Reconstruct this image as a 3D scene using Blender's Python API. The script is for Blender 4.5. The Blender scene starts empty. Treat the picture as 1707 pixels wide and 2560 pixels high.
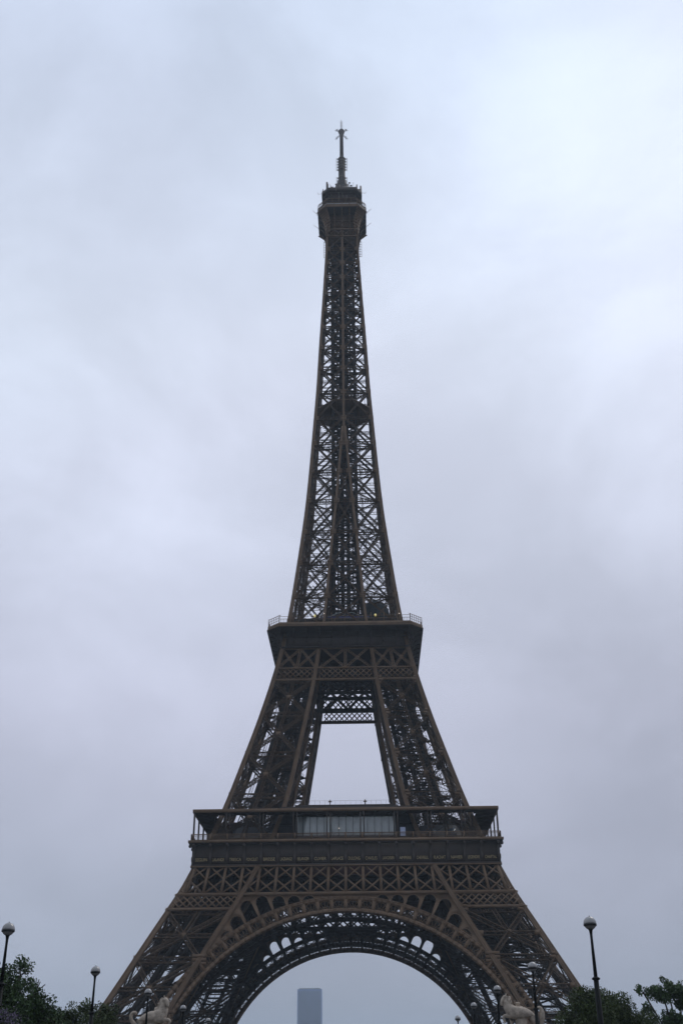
import bpy, math, random
import numpy as np
from mathutils import Vector, Matrix
from mathutils.geometry import tessellate_polygon
PI = math.pi; R = math.radians
rnd = random.Random(7)
sc = bpy.context.scene
COL = sc.collection

# ------------------------------------------------------------------ camera
cam_d = bpy.data.cameras.new("camera"); cam = bpy.data.objects.new("camera", cam_d); COL.objects.link(cam)
TH, YAW, ROLL = 0.4889, -0.0206, 0.0077
r0 = Vector((math.cos(YAW), -math.sin(YAW), 0)); f0 = Vector((math.sin(YAW), math.cos(YAW), 0)); zz = Vector((0, 0, 1))
fw = math.cos(TH)*f0 + math.sin(TH)*zz; up = -math.sin(TH)*f0 + math.cos(TH)*zz
rr = math.cos(ROLL)*r0 - math.sin(ROLL)*up; uu = math.sin(ROLL)*r0 + math.cos(ROLL)*up
M = Matrix((( rr.x, uu.x, -fw.x, 4.86), (rr.y, uu.y, -fw.y, -287.72), (rr.z, uu.z, -fw.z, 7.93), (0, 0, 0, 1)))
cam.matrix_world = M
cam_d.sensor_fit = 'VERTICAL'; cam_d.sensor_height = 24; cam_d.lens = 2694.48/2560*24
cam_d.clip_start = 0.2; cam_d.clip_end = 20000
sc.camera = cam

# ------------------------------------------------------------------ sky, sun, exposure
CLOUDS = [((.17, .69, .70), .34, .22), ((.15, .76, .63), .18, -.06), ((.22, .935, .27), .22, -.07), ((-.24, .93, .28), .30, .18), ((-.16, .77, .61), .36, .08), ((-.22, .58, .78), .25, -.05), ((.03, .62, .78), .18, -.05)]
SUN_EL, SUN_ROT = R(52), R(40)
w = bpy.data.worlds.new("World"); sc.world = w; w.use_nodes = True
nt = w.node_tree; nt.nodes.clear(); N = nt.nodes.new; L = nt.links.new
out = N('ShaderNodeOutputWorld'); mix = N('ShaderNodeMixShader'); mix.inputs[0].default_value = 0.93
sky = N('ShaderNodeTexSky'); sky.sky_type = 'NISHITA'; sky.sun_disc = False; sky.sun_elevation = SUN_EL; sky.sun_rotation = SUN_ROT
sky.air_density = 1.0; sky.dust_density = 3.0
b1 = N('ShaderNodeBackground'); b1.inputs[1].default_value = 0.08; L(sky.outputs[0], b1.inputs[0])
b2 = N('ShaderNodeBackground'); b2.inputs[1].default_value = 1.0
tc = N('ShaderNodeTexCoord'); sep = N('ShaderNodeSeparateXYZ'); L(tc.outputs['Generated'], sep.inputs[0])
ramp = N('ShaderNodeValToRGB'); L(sep.outputs[2], ramp.inputs[0])      # overcast sky: brighter overhead than at the horizon
e = ramp.color_ramp.elements; e[0].position = 0.0; e[0].color = (.385, .405, .50, 1)
e[1].position = 1.0; e[1].color = (.70, .78, .96, 1)
for p, c in ((.10, (.41, .435, .54)), (.30, (.54, .57, .695)), (.45, (.665, .72, .86)), (.60, (.725, .785, .93)), (.80, (.67, .75, .93))):
    k = ramp.color_ramp.elements.new(p); k.color = (*c, 1)
den = N('ShaderNodeMath'); den.operation = 'ADD'; den.inputs[1].default_value = .35; L(sep.outputs[2], den.inputs[0])
dx = N('ShaderNodeMath'); dx.operation = 'DIVIDE'; L(sep.outputs[0], dx.inputs[0]); L(den.outputs[0], dx.inputs[1])
dy = N('ShaderNodeMath'); dy.operation = 'DIVIDE'; L(sep.outputs[1], dy.inputs[0]); L(den.outputs[0], dy.inputs[1])
cmb = N('ShaderNodeCombineXYZ'); L(dx.outputs[0], cmb.inputs[0]); L(dy.outputs[0], cmb.inputs[1]); cmb.inputs[2].default_value = 2.4
def noise(scale, detail, rough, dist):
    n = N('ShaderNodeTexNoise'); n.inputs['Scale'].default_value = scale; n.inputs['Detail'].default_value = detail
    n.inputs['Roughness'].default_value = rough; n.inputs['Distortion'].default_value = dist
    L(cmb.outputs[0], n.inputs['Vector']); return n
n1 = noise(3.1, 8, .56, .3); n2 = noise(.9, 2, .4, .2)
mp = N('ShaderNodeMapping'); mp.inputs['Scale'].default_value = (1, 1, 1.7); L(tc.outputs['Generated'], mp.inputs[0])
for q in (n1, n2): L(mp.outputs[0], q.inputs['Vector'])
mr = N('ShaderNodeMapRange'); L(n1.outputs['Fac'], mr.inputs[0])
for i, v in zip((1, 2, 3, 4), (.30, .70, .885, 1.115)): mr.inputs[i].default_value = v
mr.interpolation_type = 'SMOOTHSTEP'
mul = N('ShaderNodeMix'); mul.data_type = 'RGBA'; mul.blend_type = 'MULTIPLY'; mul.inputs[0].default_value = 1
L(ramp.outputs[0], mul.inputs[6]); L(mr.outputs[0], mul.inputs[7])
hue = N('ShaderNodeMix'); hue.data_type = 'RGBA'; hue.inputs[6].default_value = (.98, 1.008, 1.0, 1); hue.inputs[7].default_value = (1.015, .997, 1.005, 1)
mr2 = N('ShaderNodeMapRange'); L(n2.outputs['Fac'], mr2.inputs[0]); mr2.inputs[1].default_value = .4; mr2.inputs[2].default_value = .6; L(mr2.outputs[0], hue.inputs[0])
mul2 = N('ShaderNodeMix'); mul2.data_type = 'RGBA'; mul2.blend_type = 'MULTIPLY'; mul2.inputs[0].default_value = 1
L(mul.outputs[2], mul2.inputs[6]); L(hue.outputs[2], mul2.inputs[7])
back_dim = N('ShaderNodeMapRange'); L(sep.outputs[1], back_dim.inputs[0])      # unseen cloud deck behind the camera, dimmed to darken the tower's front faces
for i, v in zip((1, 2, 3, 4), (-.8, .25, .70, 1.0)): back_dim.inputs[i].default_value = v
wob = N('ShaderNodeTexNoise'); wob.inputs['Scale'].default_value = 4; wob.inputs['Detail'].default_value = 3; L(tc.outputs['Generated'], wob.inputs['Vector'])
wa = N('ShaderNodeVectorMath'); wa.operation = 'MULTIPLY_ADD'; L(wob.outputs['Color'], wa.inputs[0]); wa.inputs[1].default_value = (.22, .22, .22); 
sub_ = N('ShaderNodeVectorMath'); sub_.operation = 'SUBTRACT'; L(tc.outputs['Generated'], sub_.inputs[0]); sub_.inputs[1].default_value = (.11, .11, .11); L(sub_.outputs[0], wa.inputs[2])
acc = back_dim.outputs[0]
for d_, rad, amp in CLOUDS:         # thin and thick places in the cloud deck
    ds = N('ShaderNodeVectorMath'); ds.operation = 'DISTANCE'; L(wa.outputs[0], ds.inputs[0]); ds.inputs[1].default_value = d_
    q = N('ShaderNodeMapRange'); q.interpolation_type = 'SMOOTHSTEP'; L(ds.outputs['Value'], q.inputs[0])
    for i, v in zip((1, 2, 3, 4), (0, rad, 1+amp, 1)): q.inputs[i].default_value = v
    pm = N('ShaderNodeMath'); pm.operation = 'MULTIPLY'; L(acc, pm.inputs[0]); L(q.outputs[0], pm.inputs[1]); acc = pm.outputs[0]
mul3 = N('ShaderNodeMix'); mul3.data_type = 'RGBA'; mul3.blend_type = 'MULTIPLY'; mul3.inputs[0].default_value = 1
L(mul2.outputs[2], mul3.inputs[6]); L(acc, mul3.inputs[7]); L(mul3.outputs[2], b2.inputs[0])
L(b1.outputs[0], mix.inputs[1]); L(b2.outputs[0], mix.inputs[2]); L(mix.outputs[0], out.inputs[0])

sd = bpy.data.lights.new("sun", 'SUN'); sun = bpy.data.objects.new("sun", sd); COL.objects.link(sun)
sd.energy = 0.5; sd.angle = R(25); sd.color = (1, .95, .88)
sdir = Vector((math.sin(SUN_ROT)*math.cos(SUN_EL), math.cos(SUN_ROT)*math.cos(SUN_EL), math.sin(SUN_EL)))
sun.rotation_euler = sdir.to_track_quat('Z', 'Y').to_euler(); sun.location = (0, 0, 600)

sc.view_settings.view_transform = 'Standard'; sc.view_settings.look = 'None'; sc.view_settings.exposure = 0.0; sc.view_settings.gamma = 1
sc.render.engine = 'CYCLES'
sc.cycles.denoising_prefilter = "ACCURATE"; sc.cycles.max_bounces = 5; sc.cycles.diffuse_bounces = 3; sc.cycles.glossy_bounces = 2; sc.cycles.transmission_bounces = 3
sc.cycles.volume_bounces = 1; sc.cycles.use_denoising = True; sc.cycles.transparent_max_bounces = 12

# ------------------------------------------------------------------ materials
def mat(name, col, rough=.6, metal=0, var=.12, scale=1.0, bump=0, spec=.5, col2=None):
    m = bpy.data.materials.new(name); m.use_nodes = True; t = m.node_tree; p = t.nodes['Principled BSDF']
    p.inputs['Roughness'].default_value = rough; p.inputs['Metallic'].default_value = metal
    p.inputs['Specular IOR Level'].default_value = spec
    g = t.nodes.new('ShaderNodeNewGeometry'); n = t.nodes.new('ShaderNodeTexNoise'); n.inputs['Scale'].default_value = scale
    n.inputs['Detail'].default_value = 6; n.inputs['Roughness'].default_value = .6
    t.links.new(g.outputs['Position'], n.inputs['Vector'])
    x = t.nodes.new('ShaderNodeMix'); x.data_type = 'RGBA'
    c2 = col2 or tuple(c*(1+var) for c in col)
    x.inputs[6].default_value = (*[c*(1-var) for c in col], 1); x.inputs[7].default_value = (*c2, 1)
    r = t.nodes.new('ShaderNodeMapRange'); r.inputs[1].default_value = .35; r.inputs[2].default_value = .65
    t.links.new(n.outputs['Fac'], r.inputs[0]); t.links.new(r.outputs[0], x.inputs[0]); t.links.new(x.outputs[2], p.inputs['Base Color'])
    if bump:
        b = t.nodes.new('ShaderNodeBump'); b.inputs['Strength'].default_value = bump; b.inputs['Distance'].default_value = .1
        t.links.new(n.outputs['Fac'], b.inputs['Height']); t.links.new(b.outputs[0], p.inputs['Normal'])
    return m
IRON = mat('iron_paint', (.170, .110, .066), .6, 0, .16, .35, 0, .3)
SHADED_IRON = mat('shaded_iron_paint', (.100, .066, .042), .65, 0, .2, .5, 0, .2)  # same iron paint, darkened: shade among the lattice put into the colour
SHADED_INNER_MAST = mat('shaded_inner_iron_and_mast', (.045, .036, .030), .6, 0, .15, .5, 0, .3)  # interior shade put into the colour of inner ironwork; mast base is truly dark
IRON2 = mat('iron_paint_panels', (.066, .052, .044), .65, 0, .12, .5, 0, .3)
DARK = mat('dark_sheet', (.03, .03, .034), .6, 0, .2, .4)
GOLD = mat('gilded_letters', (.46, .36, .20), .45, .2, .1, 1)
GLASS = mat('pavilion_glass', (.82, .88, .87), .3, 0, .05, .2, 0, .8)
def see_through(m, tint, f):
    t = m.node_tree; o = [x for x in t.nodes if x.type == 'OUTPUT_MATERIAL'][0]; p = t.nodes['Principled BSDF']
    tr_ = t.nodes.new('ShaderNodeBsdfTransparent'); tr_.inputs[0].default_value = (*tint, 1); mx = t.nodes.new('ShaderNodeMixShader'); mx.inputs[0].default_value = f
    t.links.new(p.outputs[0], mx.inputs[1]); t.links.new(tr_.outputs[0], mx.inputs[2]); t.links.new(mx.outputs[0], o.inputs[0])
see_through(GLASS, (.74, .77, .76), .42)
DGLASS = mat('dark_glass', (.05, .07, .10), .1, 0, .1, .2, 0, .8)
ROOF = mat('pavilion_roof_red', (.10, .045, .035), .6)
GREY = mat('mast_grey', (.17, .15, .14), .5, 0, .1, .6)
SIGNB = mat('sign_blue', (.07, .07, .17), .4)

STONE = mat('statue_stone', (.41, .34, .27), .85, 0, .30, 3.2, .8)
PLINTH = mat('plinth_stone', (.26, .25, .23), .85, 0, .2, 1.2, .3)
POLE = mat('lamp_pole_paint', (.007, .008, .008), .6, 0, .1, 1, 0, .15)
LEAFA = mat('leaf_dark', (.032, .052, .014), .6, 0, .35, .9, 0, .3)
LEAFB = mat('leaf_mid', (.046, .066, .016), .6, 0, .35, .9, 0, .3)
LEAFC = mat('leaf_fresh', (.042, .078, .022), .6, 0, .35, .9, 0, .3)
LILAC = mat('lilac_blossom', (.13, .10, .165), .7, 0, .3, 2)
BARK = mat('bark', (.05, .04, .032), .9, 0, .2, 2, .5)
BELT = mat('globe_belt', (.02, .02, .02), .35)
def glowmat(name, col, s):
    m = bpy.data.materials.new(name); m.use_nodes = True; p = m.node_tree.nodes['Principled BSDF']
    p.inputs['Base Color'].default_value = (*col, 1); p.inputs['Emission Color'].default_value = (*col, 1); p.inputs['Emission Strength'].default_value = s
    return m
RED = glowmat('lit_red_letters', (.6, .08, .05), .35)
YEL = glowmat('lit_lantern', (.8, .68, .25), .6)
WHT = glowmat('lit_bulb', (1, .85, .7), 1.2)

# ------------------------------------------------------------------ mesh helpers
class MB:
    def __init__(s): s.v = []; s.f = []
    def beam(s, p, q, w, d=None, n=None, caps=True):
        """box from p to q; d thick along n, w across"""
        p = Vector(p); q = Vector(q); a = q-p
        if a.length < 1e-5: return
        d = w if d is None else d; a.normalize()
        n = Vector(n) if n is not None else Vector((0.13, 0.21, 1.0))
        n = n - a*n.dot(a)
        if n.length < 1e-4: n = Vector((1, .1, 0)) - a*a.x
        n.normalize(); t = a.cross(n)
        j = 1 + (rnd.random()-.5)*.05; d = d*j; w = w*(1+(rnd.random()-.5)*.02)
        i = len(s.v)
        for c in (p, q):
            for sx, sn in ((-1, -1), (1, -1), (1, 1), (-1, 1)):
                s.v.append(tuple(c + t*(sx*w/2) + n*(sn*d/2)))
        s.f += [(i, i+1, i+5, i+4), (i+1, i+2, i+6, i+5), (i+2, i+3, i+7, i+6), (i+3, i, i+4, i+7)]
        if caps: s.f += [(i+3, i+2, i+1, i), (i+4, i+5, i+6, i+7)]
    def poly(s, pts, w, d=None, n=None):
        for a, b in zip(pts[:-1], pts[1:]): s.beam(a, b, w, d, n)
    def column(s, pts, w, d=None):
        """one continuous square column through the points (horizontal sections)"""
        d = w if d is None else d; i0 = len(s.v)
        for j, p in enumerate(pts):
            ww = w(j) if callable(w) else w; dd = ww if callable(w) else d
            for sx, sy in ((-1, -1), (1, -1), (1, 1), (-1, 1)): s.v.append((p[0]+sx*ww/2, p[1]+sy*dd/2, p[2]))
        for j in range(len(pts)-1):
            a = i0+4*j
            for k in range(4): k2 = (k+1) % 4; s.f.append((a+k, a+k2, a+4+k2, a+4+k))
        a = i0+4*(len(pts)-1); s.f += [(i0+3, i0+2, i0+1, i0), (a, a+1, a+2, a+3)]
    def box(s, lo, hi):
        i = len(s.v); x0, y0, z0 = lo; x1, y1, z1 = hi
        s.v += [(x0,y0,z0),(x1,y0,z0),(x1,y1,z0),(x0,y1,z0),(x0,y0,z1),(x1,y0,z1),(x1,y1,z1),(x0,y1,z1)]
        s.f += [(i+3,i+2,i+1,i),(i+4,i+5,i+6,i+7),(i,i+1,i+5,i+4),(i+1,i+2,i+6,i+5),(i+2,i+3,i+7,i+6),(i+3,i,i+4,i+7)]
    def lat(s, p, q, n, w, d=0, pitch=1.0, c=.14, l=.07, cd=None):
        """lattice girder: chords c wide, w apart in plane, d deep along n, with zigzag lacing"""
        p = Vector(p); q = Vector(q); a = q-p; Ln = a.length
        if Ln < .3: return
        a.normalize(); n = Vector(n); n = (n - a*n.dot(a)).normalized(); t = a.cross(n)*(w/2-c/2)
        k = max(2, int(Ln/pitch)); offs = (-d/2, d/2) if d else (0,)
        for o in offs:
            for sg in (-1, 1): s.beam(p+t*sg+n*o, q+t*sg+n*o, c, cd or c, n, False)
            for i in range(k):
                sg = 1 if i % 2 else -1
                s.beam(p+a*(Ln*i/k)+t*sg+n*o, p+a*(Ln*(i+1)/k)-t*sg+n*o, l, l*.6, n, False)
        if d:
            for sg in (-1, 1):
                for i in range(k):
                    o = d/2 if i % 2 else -d/2
                    s.beam(p+a*(Ln*i/k)+t*sg+n*o, p+a*(Ln*(i+1)/k)+t*sg-n*o, l, l*.6, t, False)
    def lathe(s, prof, c=(0, 0, 0), seg=16, ax=None):
        i0 = len(s.v); cx, cy, cz = c
        for r, z in prof:
            for k in range(seg):
                a = 2*PI*k/seg; s.v.append((cx+r*math.cos(a), cy+r*math.sin(a), cz+z))
        for j in range(len(prof)-1):
            for k in range(seg):
                k2 = (k+1) % seg; s.f.append((i0+j*seg+k, i0+j*seg+k2, i0+(j+1)*seg+k2, i0+(j+1)*seg+k))
        s.f.append(tuple(i0+k for k in range(seg))[::-1]); s.f.append(tuple(i0+(len(prof)-1)*seg+k for k in range(seg)))
    def prism(s, pts, z0, z1):
        n = len(pts); i = len(s.v)
        s.v += [(x, y, z0) for x, y in pts] + [(x, y, z1) for x, y in pts]
        s.f += [tuple(i+k for k in range(n))[::-1], tuple(i+n+k for k in range(n))]
        s.f += [(i+k, i+(k+1) % n, i+n+(k+1) % n, i+n+k) for k in range(n)]
    def build(s, name, m, parent=None, smooth=False, rz=0):
        me = bpy.data.meshes.new(name)
        v = np.array(s.v, dtype=np.float32).ravel()
        me.vertices.add(len(s.v)); me.vertices.foreach_set('co', v)
        tot = np.array([len(f) for f in s.f], dtype=np.int32); st = np.concatenate(([0], np.cumsum(tot)[:-1])).astype(np.int32)
        li = np.fromiter((i for f in s.f for i in f), dtype=np.int32)
        me.loops.add(len(li)); me.loops.foreach_set('vertex_index', li)
        me.polygons.add(len(s.f)); me.polygons.foreach_set('loop_start', st); me.polygons.foreach_set('loop_total', tot)
        me.update(calc_edges=True); me.validate()
        if smooth: me.polygons.foreach_set('use_smooth', [True]*len(me.polygons))
        me.materials.append(m)
        o = bpy.data.objects.new(name, me); COL.objects.link(o)
        if parent: o.parent = parent
        if rz: o.rotation_euler.z = rz
        return o
def build_two(name, mb, m1, mb2, m2, parent):
    """one mesh with two materials"""
    n = len(mb.v); f0 = len(mb.f); mb.v += mb2.v; mb.f += [tuple(i+n for i in f) for f in mb2.f]
    o = mb.build(name, m1, parent); o.data.materials.append(m2)
    o.data.polygons.foreach_set('material_index', np.array([0]*f0+[1]*(len(o.data.polygons)-f0), dtype=np.int32)); return o
def tag(o, label=None, cat=None, group=None, kind=None):
    for k, v in (('label', label), ('category', cat), ('group', group), ('kind', kind)):
        if v: o[k] = v
    return o
def empty(name, loc=(0, 0, 0), rz=0, **k):
    o = bpy.data.objects.new(name, None); COL.objects.link(o); o.location = loc; o.rotation_euler.z = rz
    return tag(o, **k)
def copy_tree(o, parent=None):
    c = o.copy(); COL.objects.link(c); c.parent = parent
    for ch in o.children: copy_tree(ch, c)
    return c
def quad_copies(o, parent):
    """the tower has four equal sides: copy the part (and its sub-parts) turned by 90 degrees"""
    for k in (1, 2, 3):
        c = copy_tree(o, parent); c.rotation_euler.z = k*PI/2

# ------------------------------------------------------------------ ground
g = MB(); xs = [-6000, -300, -60, 60, 300, 6000]; ys = [-6000, -135, -105, 0, 300, 6000]
hz = lambda y: 6.2 if y <= -135 else 0.0
for y in ys:
    for x in xs: g.v.append((x, y, hz(y)))
for j in range(len(ys)-1):
    for i in range(len(xs)-1):
        a = j*len(xs)+i; g.f.append((a, a+1, a+1+len(xs), a+len(xs)))
GROUND = mat('paving', (.04, .038, .036), .9, 0, .2, .05)
tag(g.build('ground', GROUND), kind='structure')

# ------------------------------------------------------------------ the iron tower: measured outlines
HW = [0, 23.6, 31.4, 37.3, 43, 47.9, 52.2, 57.6, 66, 70, 77.3, 89, 101.3, 108, 115.7, 120, 133.3, 144.6, 155.2, 167.6, 179, 189.6, 199.5, 219, 237.3, 256.5, 280]
WW = [61.2, 48.7, 44.7, 41.8, 38.8, 36.1, 34.3, 32.2, 29.1, 27.85, 25.8, 22.35, 19.2, 17.7, 16.3, 15.47, 13.83, 12.55, 11.38, 10.43, 9.7, 9.05, 8.38, 7.55, 6.6, 5.71, 4.9]
HI = [0, 19, 25.4, 31.1, 36.2, 42.2, 47.85, 51.6, 57.6, 65.9, 100.8, 111, 120, 128, 138, 148.4, 158.8, 169.6, 179.7, 186]
WI = [46.0, 35.9, 33.3, 30.2, 27.6, 24.1, 21.2, 19.2, 17.0, 14.0, 7.7, 6.5, 5.3, 4.7, 3.9, 3.1, 2.1, 1.3, .5, .0]
def smooth(hs, ws, hmax):           # take the measuring noise out of the outline
    x = np.arange(-20, hmax+20, 1.0); y = np.interp(x, hs, ws)
    lo = x < 0; y[lo] = ws[0]+(ws[0]-ws[1])/(hs[1]-hs[0])*(-x[lo]); hi = x > hs[-1]; y[hi] = ws[-1]+(ws[-1]-ws[-2])/(hs[-1]-hs[-2])*(x[hi]-hs[-1])
    k = np.exp(-.5*(np.arange(-12, 13)/4.5)**2); k /= k.sum(); yy = np.convolve(y, k, 'same')
    return x[12:-12], yy[12:-12]
XW, YW = smooth(HW, WW, 280); XI, YI = smooth(HI, WI, 186)
W = lambda h: float(np.interp(h, XW, YW)); Wi = lambda h: max(0.0, float(np.interp(h, XI, YI))) if h < 187 else 0.0
tower = empty('iron_tower', label='tall brown riveted iron lattice tower with great arch and three platforms', cat='tower')

def faces_of_leg(h, off):
    """corner girder centres of the (+x,-y) leg"""
    a = W(h)-off; b = Wi(h)+off
    return (Vector((a, -a, h)), Vector((b, -a, h)), Vector((b, -b, h)), Vector((a, -b, h)))
def leg_girders(h0, h1, size, part):
    """four corner girders with raised flanges; the two outer-face ones get ribbed cover strips"""
    hs = np.linspace(h0, h1, 22)
    for k in range(4):
        m = MB(); P = [faces_of_leg(h, size/2)[k] for h in hs]
        m.column(P, size)
        if k < 2:
            for dx_ in (-size*.42, 0, size*.42):
                m.column([p + Vector((dx_, -size/2-.06, 0)) for p in P], .15, .14)
        if k in (0, 3):
            for dx_ in (-size*.42, size*.42): m.column([p + Vector((size/2+.05, dx_, 0)) for p in P], .12, .15)
        m.build('corner_girder', IRON, part)
def leg_bracing(levels, mids, size, wd, dp, vert, pitch, chord=.2):
    m = MB(); gp = MB()
    pairs = ((0, 1, (0, 1, .3)), (3, 2, (0, 1, .3)), (0, 3, (1, 0, .3)), (1, 2, (1, 0, .3)))
    for lo, hi in zip(levels[:-1], levels[1:]):
        A = faces_of_leg(lo, size*.5); B = faces_of_leg(hi, size*.5)
        for i, j, n in pairs:
            m.lat(A[i], B[j], n, wd, dp, pitch, chord, .10); m.lat(A[j], B[i], n, wd*.97, dp*.9, pitch, chord, .10)
            c = (A[i]+A[j]+B[i]+B[j])/4
            if vert: m.lat((A[i]+A[j])/2, (B[i]+B[j])/2, n, wd*.85, dp*.8, pitch, chord*.8, .09)
            gp.beam(c+Vector((0, 0, -.6)), c+Vector((0, 0, .6)), 1.15, dp+.1, n)
    for h in levels:
        P = faces_of_leg(h, size*.5)
        for i, j, n in pairs:
            m.lat(P[i], P[j], n, 1.3, .5, 1.25, .14, .09)
        m.lat(P[0], P[2], (0, 0, 1), .9, .4, 1.4, .14, .08); m.lat(P[1], P[3], (0, 0, 1), .9, .4, 1.4, .14, .08)
        for i in range(4):      # gussets where bracing meets the corner girders
            for j in range(4):
                if (i, j) in ((0, 1), (1, 0), (3, 2), (2, 3)):
                    dvec = (P[j]-P[i]).normalized(); n = Vector((0, 1, 0))
                    for dz in (-.75, 0, .75):
                        gp.beam(P[i]+dvec*size*.3+Vector((0, 0, dz)), P[i]+dvec*(size*.5+1.0-abs(dz)*.5)+Vector((0, 0, dz)), .62, size+.1, n)
    for h in mids:
        P = faces_of_leg(h, size*.5)
        for i, j, n in pairs: m.lat(P[i], P[j], n, .9, .4, 1.1, .16, .09)
        for i, j in ((0, 1), (1, 0)):
            dvec = (P[j]-P[i]).normalized(); gp.beam(P[i]+dvec*size*.3, P[i]+dvec*(size*.5+.8), 1.1, size+.1, (0, 1, 0))
    return m, gp
def leg_inside(h0, h1, rng):
    """inclined lift track, its ties, stairs and service pipes inside a leg"""
    tr = MB(); st = MB()
    def c(h, u, v):
        a = W(h); b = Wi(h); return Vector((b+(a-b)*u, -(b+(a-b)*v), h))
    hs = np.linspace(h0, h1, 10)
    for u, v in ((.36, .40), (.64, .40), (.36, .62), (.64, .62)):
        tr.poly([c(h, u, v) for h in hs], .42, 1.0, (0, 1, 0))
    h = h0
    while h < h1:
        tr.beam(c(h, .36, .40), c(h, .64, .40), .25, .25); tr.beam(c(h, .36, .62), c(h, .64, .62), .25, .25)
        tr.beam(c(h, .36, .40), c(h+.8, .36, .62), .14, .14); tr.beam(c(h, .64, .62), c(h+.8, .64, .40), .14, .14)
        h += 1.5
    h = h0; k = 0
    while h < h1-3:
        u0, u1 = (.14, .82) if k % 2 == 0 else (.82, .14); v = .20 if k % 2 == 0 else .26
        a, b = c(h, u0, v), c(h+2.6, u1, v)
        st.beam(a, b, .12, .35, (0, 0, 1)); st.beam(a+Vector((0, .9, 0)), b+Vector((0, .9, 0)), .12, .35, (0, 0, 1))
        for o in (Vector((0, 0, 1.05)), Vector((0, .9, 1.05))): st.beam(a+o, b+o, .06)
        for t in np.linspace(0, 1, 13): q = a.lerp(b, t); st.beam(q, q+Vector((0, 0, 1.05)), .05, caps=False)
        for t in np.linspace(0, 1, 26): q = a.lerp(b, t); st.beam(q, q+Vector((0, .9, 0)), .22, .05, (0, 0, 1), False)
        q = c(h+2.6, u1, v); st.box((q.x-.9, q.y-.3, q.z-.08), (q.x+.9, q.y+1.4, q.z+.04))
        h += 2.6; k += 1
    for _ in range(16):         # pipes, cables, light fixing
        u, v = rng.random(), rng.random()
        st.poly([c(h, u, v) for h in hs], .10)
    for _ in range(110):
        hh = h0+(h1-h0)*rng.random(); u, v = rng.choice((.04, .34, .66, .96)), rng.random()
        u2 = min(1, max(0, u+rng.choice((-.3, .3)))); st.beam(c(hh, u, v), c(min(h1, hh+rng.uniform(-1, 3)), u2, v), .11)
        hh = h0+(h1-h0)*rng.random(); v, u = rng.choice((.04, .4, .62, .96)), rng.random()
        st.beam(c(hh, u, v), c(min(h1, hh+rng.uniform(-1, 3)), u, min(1, max(0, v+rng.choice((-.3, .3))))), .11)
    return tr, st

# lower legs (ground to first floor)
hs_low = [0, 8, 16, 23.6, 31.4, 37.3, 43, 47.9, 52.2, 57.4]
leg = empty('leg'); leg.parent = tower; leg_girders(0, 57.1, 1.15, leg)
m, gp = leg_bracing([0, 9.5, 20.0, 31.4, 41.6], [25.6, 36.4, 4.5, 14.5], 1.15, 1.05, .7, False, .8); build_two('lattice_bracing', m, SHADED_IRON, gp, IRON, leg)
mm = MB()
for lo, hi in ((31.4, 41.6),):      # the upright that rises from the star to the girder
    for i, j, n in ((0, 1, (0, 1, .3)), (0, 3, (1, 0, .3)), (3, 2, (0, 1, .3)), (1, 2, (1, 0, .3))):
        A = faces_of_leg(36.4, .57); B = faces_of_leg(41.6, .57)
        mm.lat((A[i]+A[j])/2, (B[i]+B[j])/2, n, .95, .6, 1.0, .24, .1)
A = [faces_of_leg(h, .57) for h in (41.6, 49.5, 57.3)]
for lo, hi in ((0, 1), (1, 2)):
    for i, j in ((3, 2), (1, 2)):
        mm.lat(A[lo][i], A[hi][j], (0, 1, 0), .9, .5, 1.1, .2, .09); mm.lat(A[lo][j], A[hi][i], (1, 0, 0), .9, .45, 1.1, .2, .09)
mm.build('strut', SHADED_IRON, leg)
tr, st = leg_inside(1, 57, random.Random(3))
tr.build('lift_track', SHADED_INNER_MAST, leg); st.build('staircase', SHADED_INNER_MAST, leg)
quad_copies(leg, tower)

# upper legs (first to second floor)
hs_up = [57.6, 66, 70, 77.3, 89, 101.3, 108, 115.0]
uleg = empty('upper_leg'); uleg.parent = tower; leg_girders(57.6, 115.6, 1.0, uleg)
m, gp = leg_bracing([58.2, 69.4, 80.4, 91.5, 101.2], [], 1.0, .9, .6, True, .7, .17); build_two('lattice_bracing', m, SHADED_IRON, gp, IRON, uleg)
tr, st = leg_inside(58, 110, random.Random(5))
tr.build('lift_track', SHADED_INNER_MAST, uleg); st.build('staircase', SHADED_INNER_MAST, uleg)
quad_copies(uleg, tower)

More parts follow.
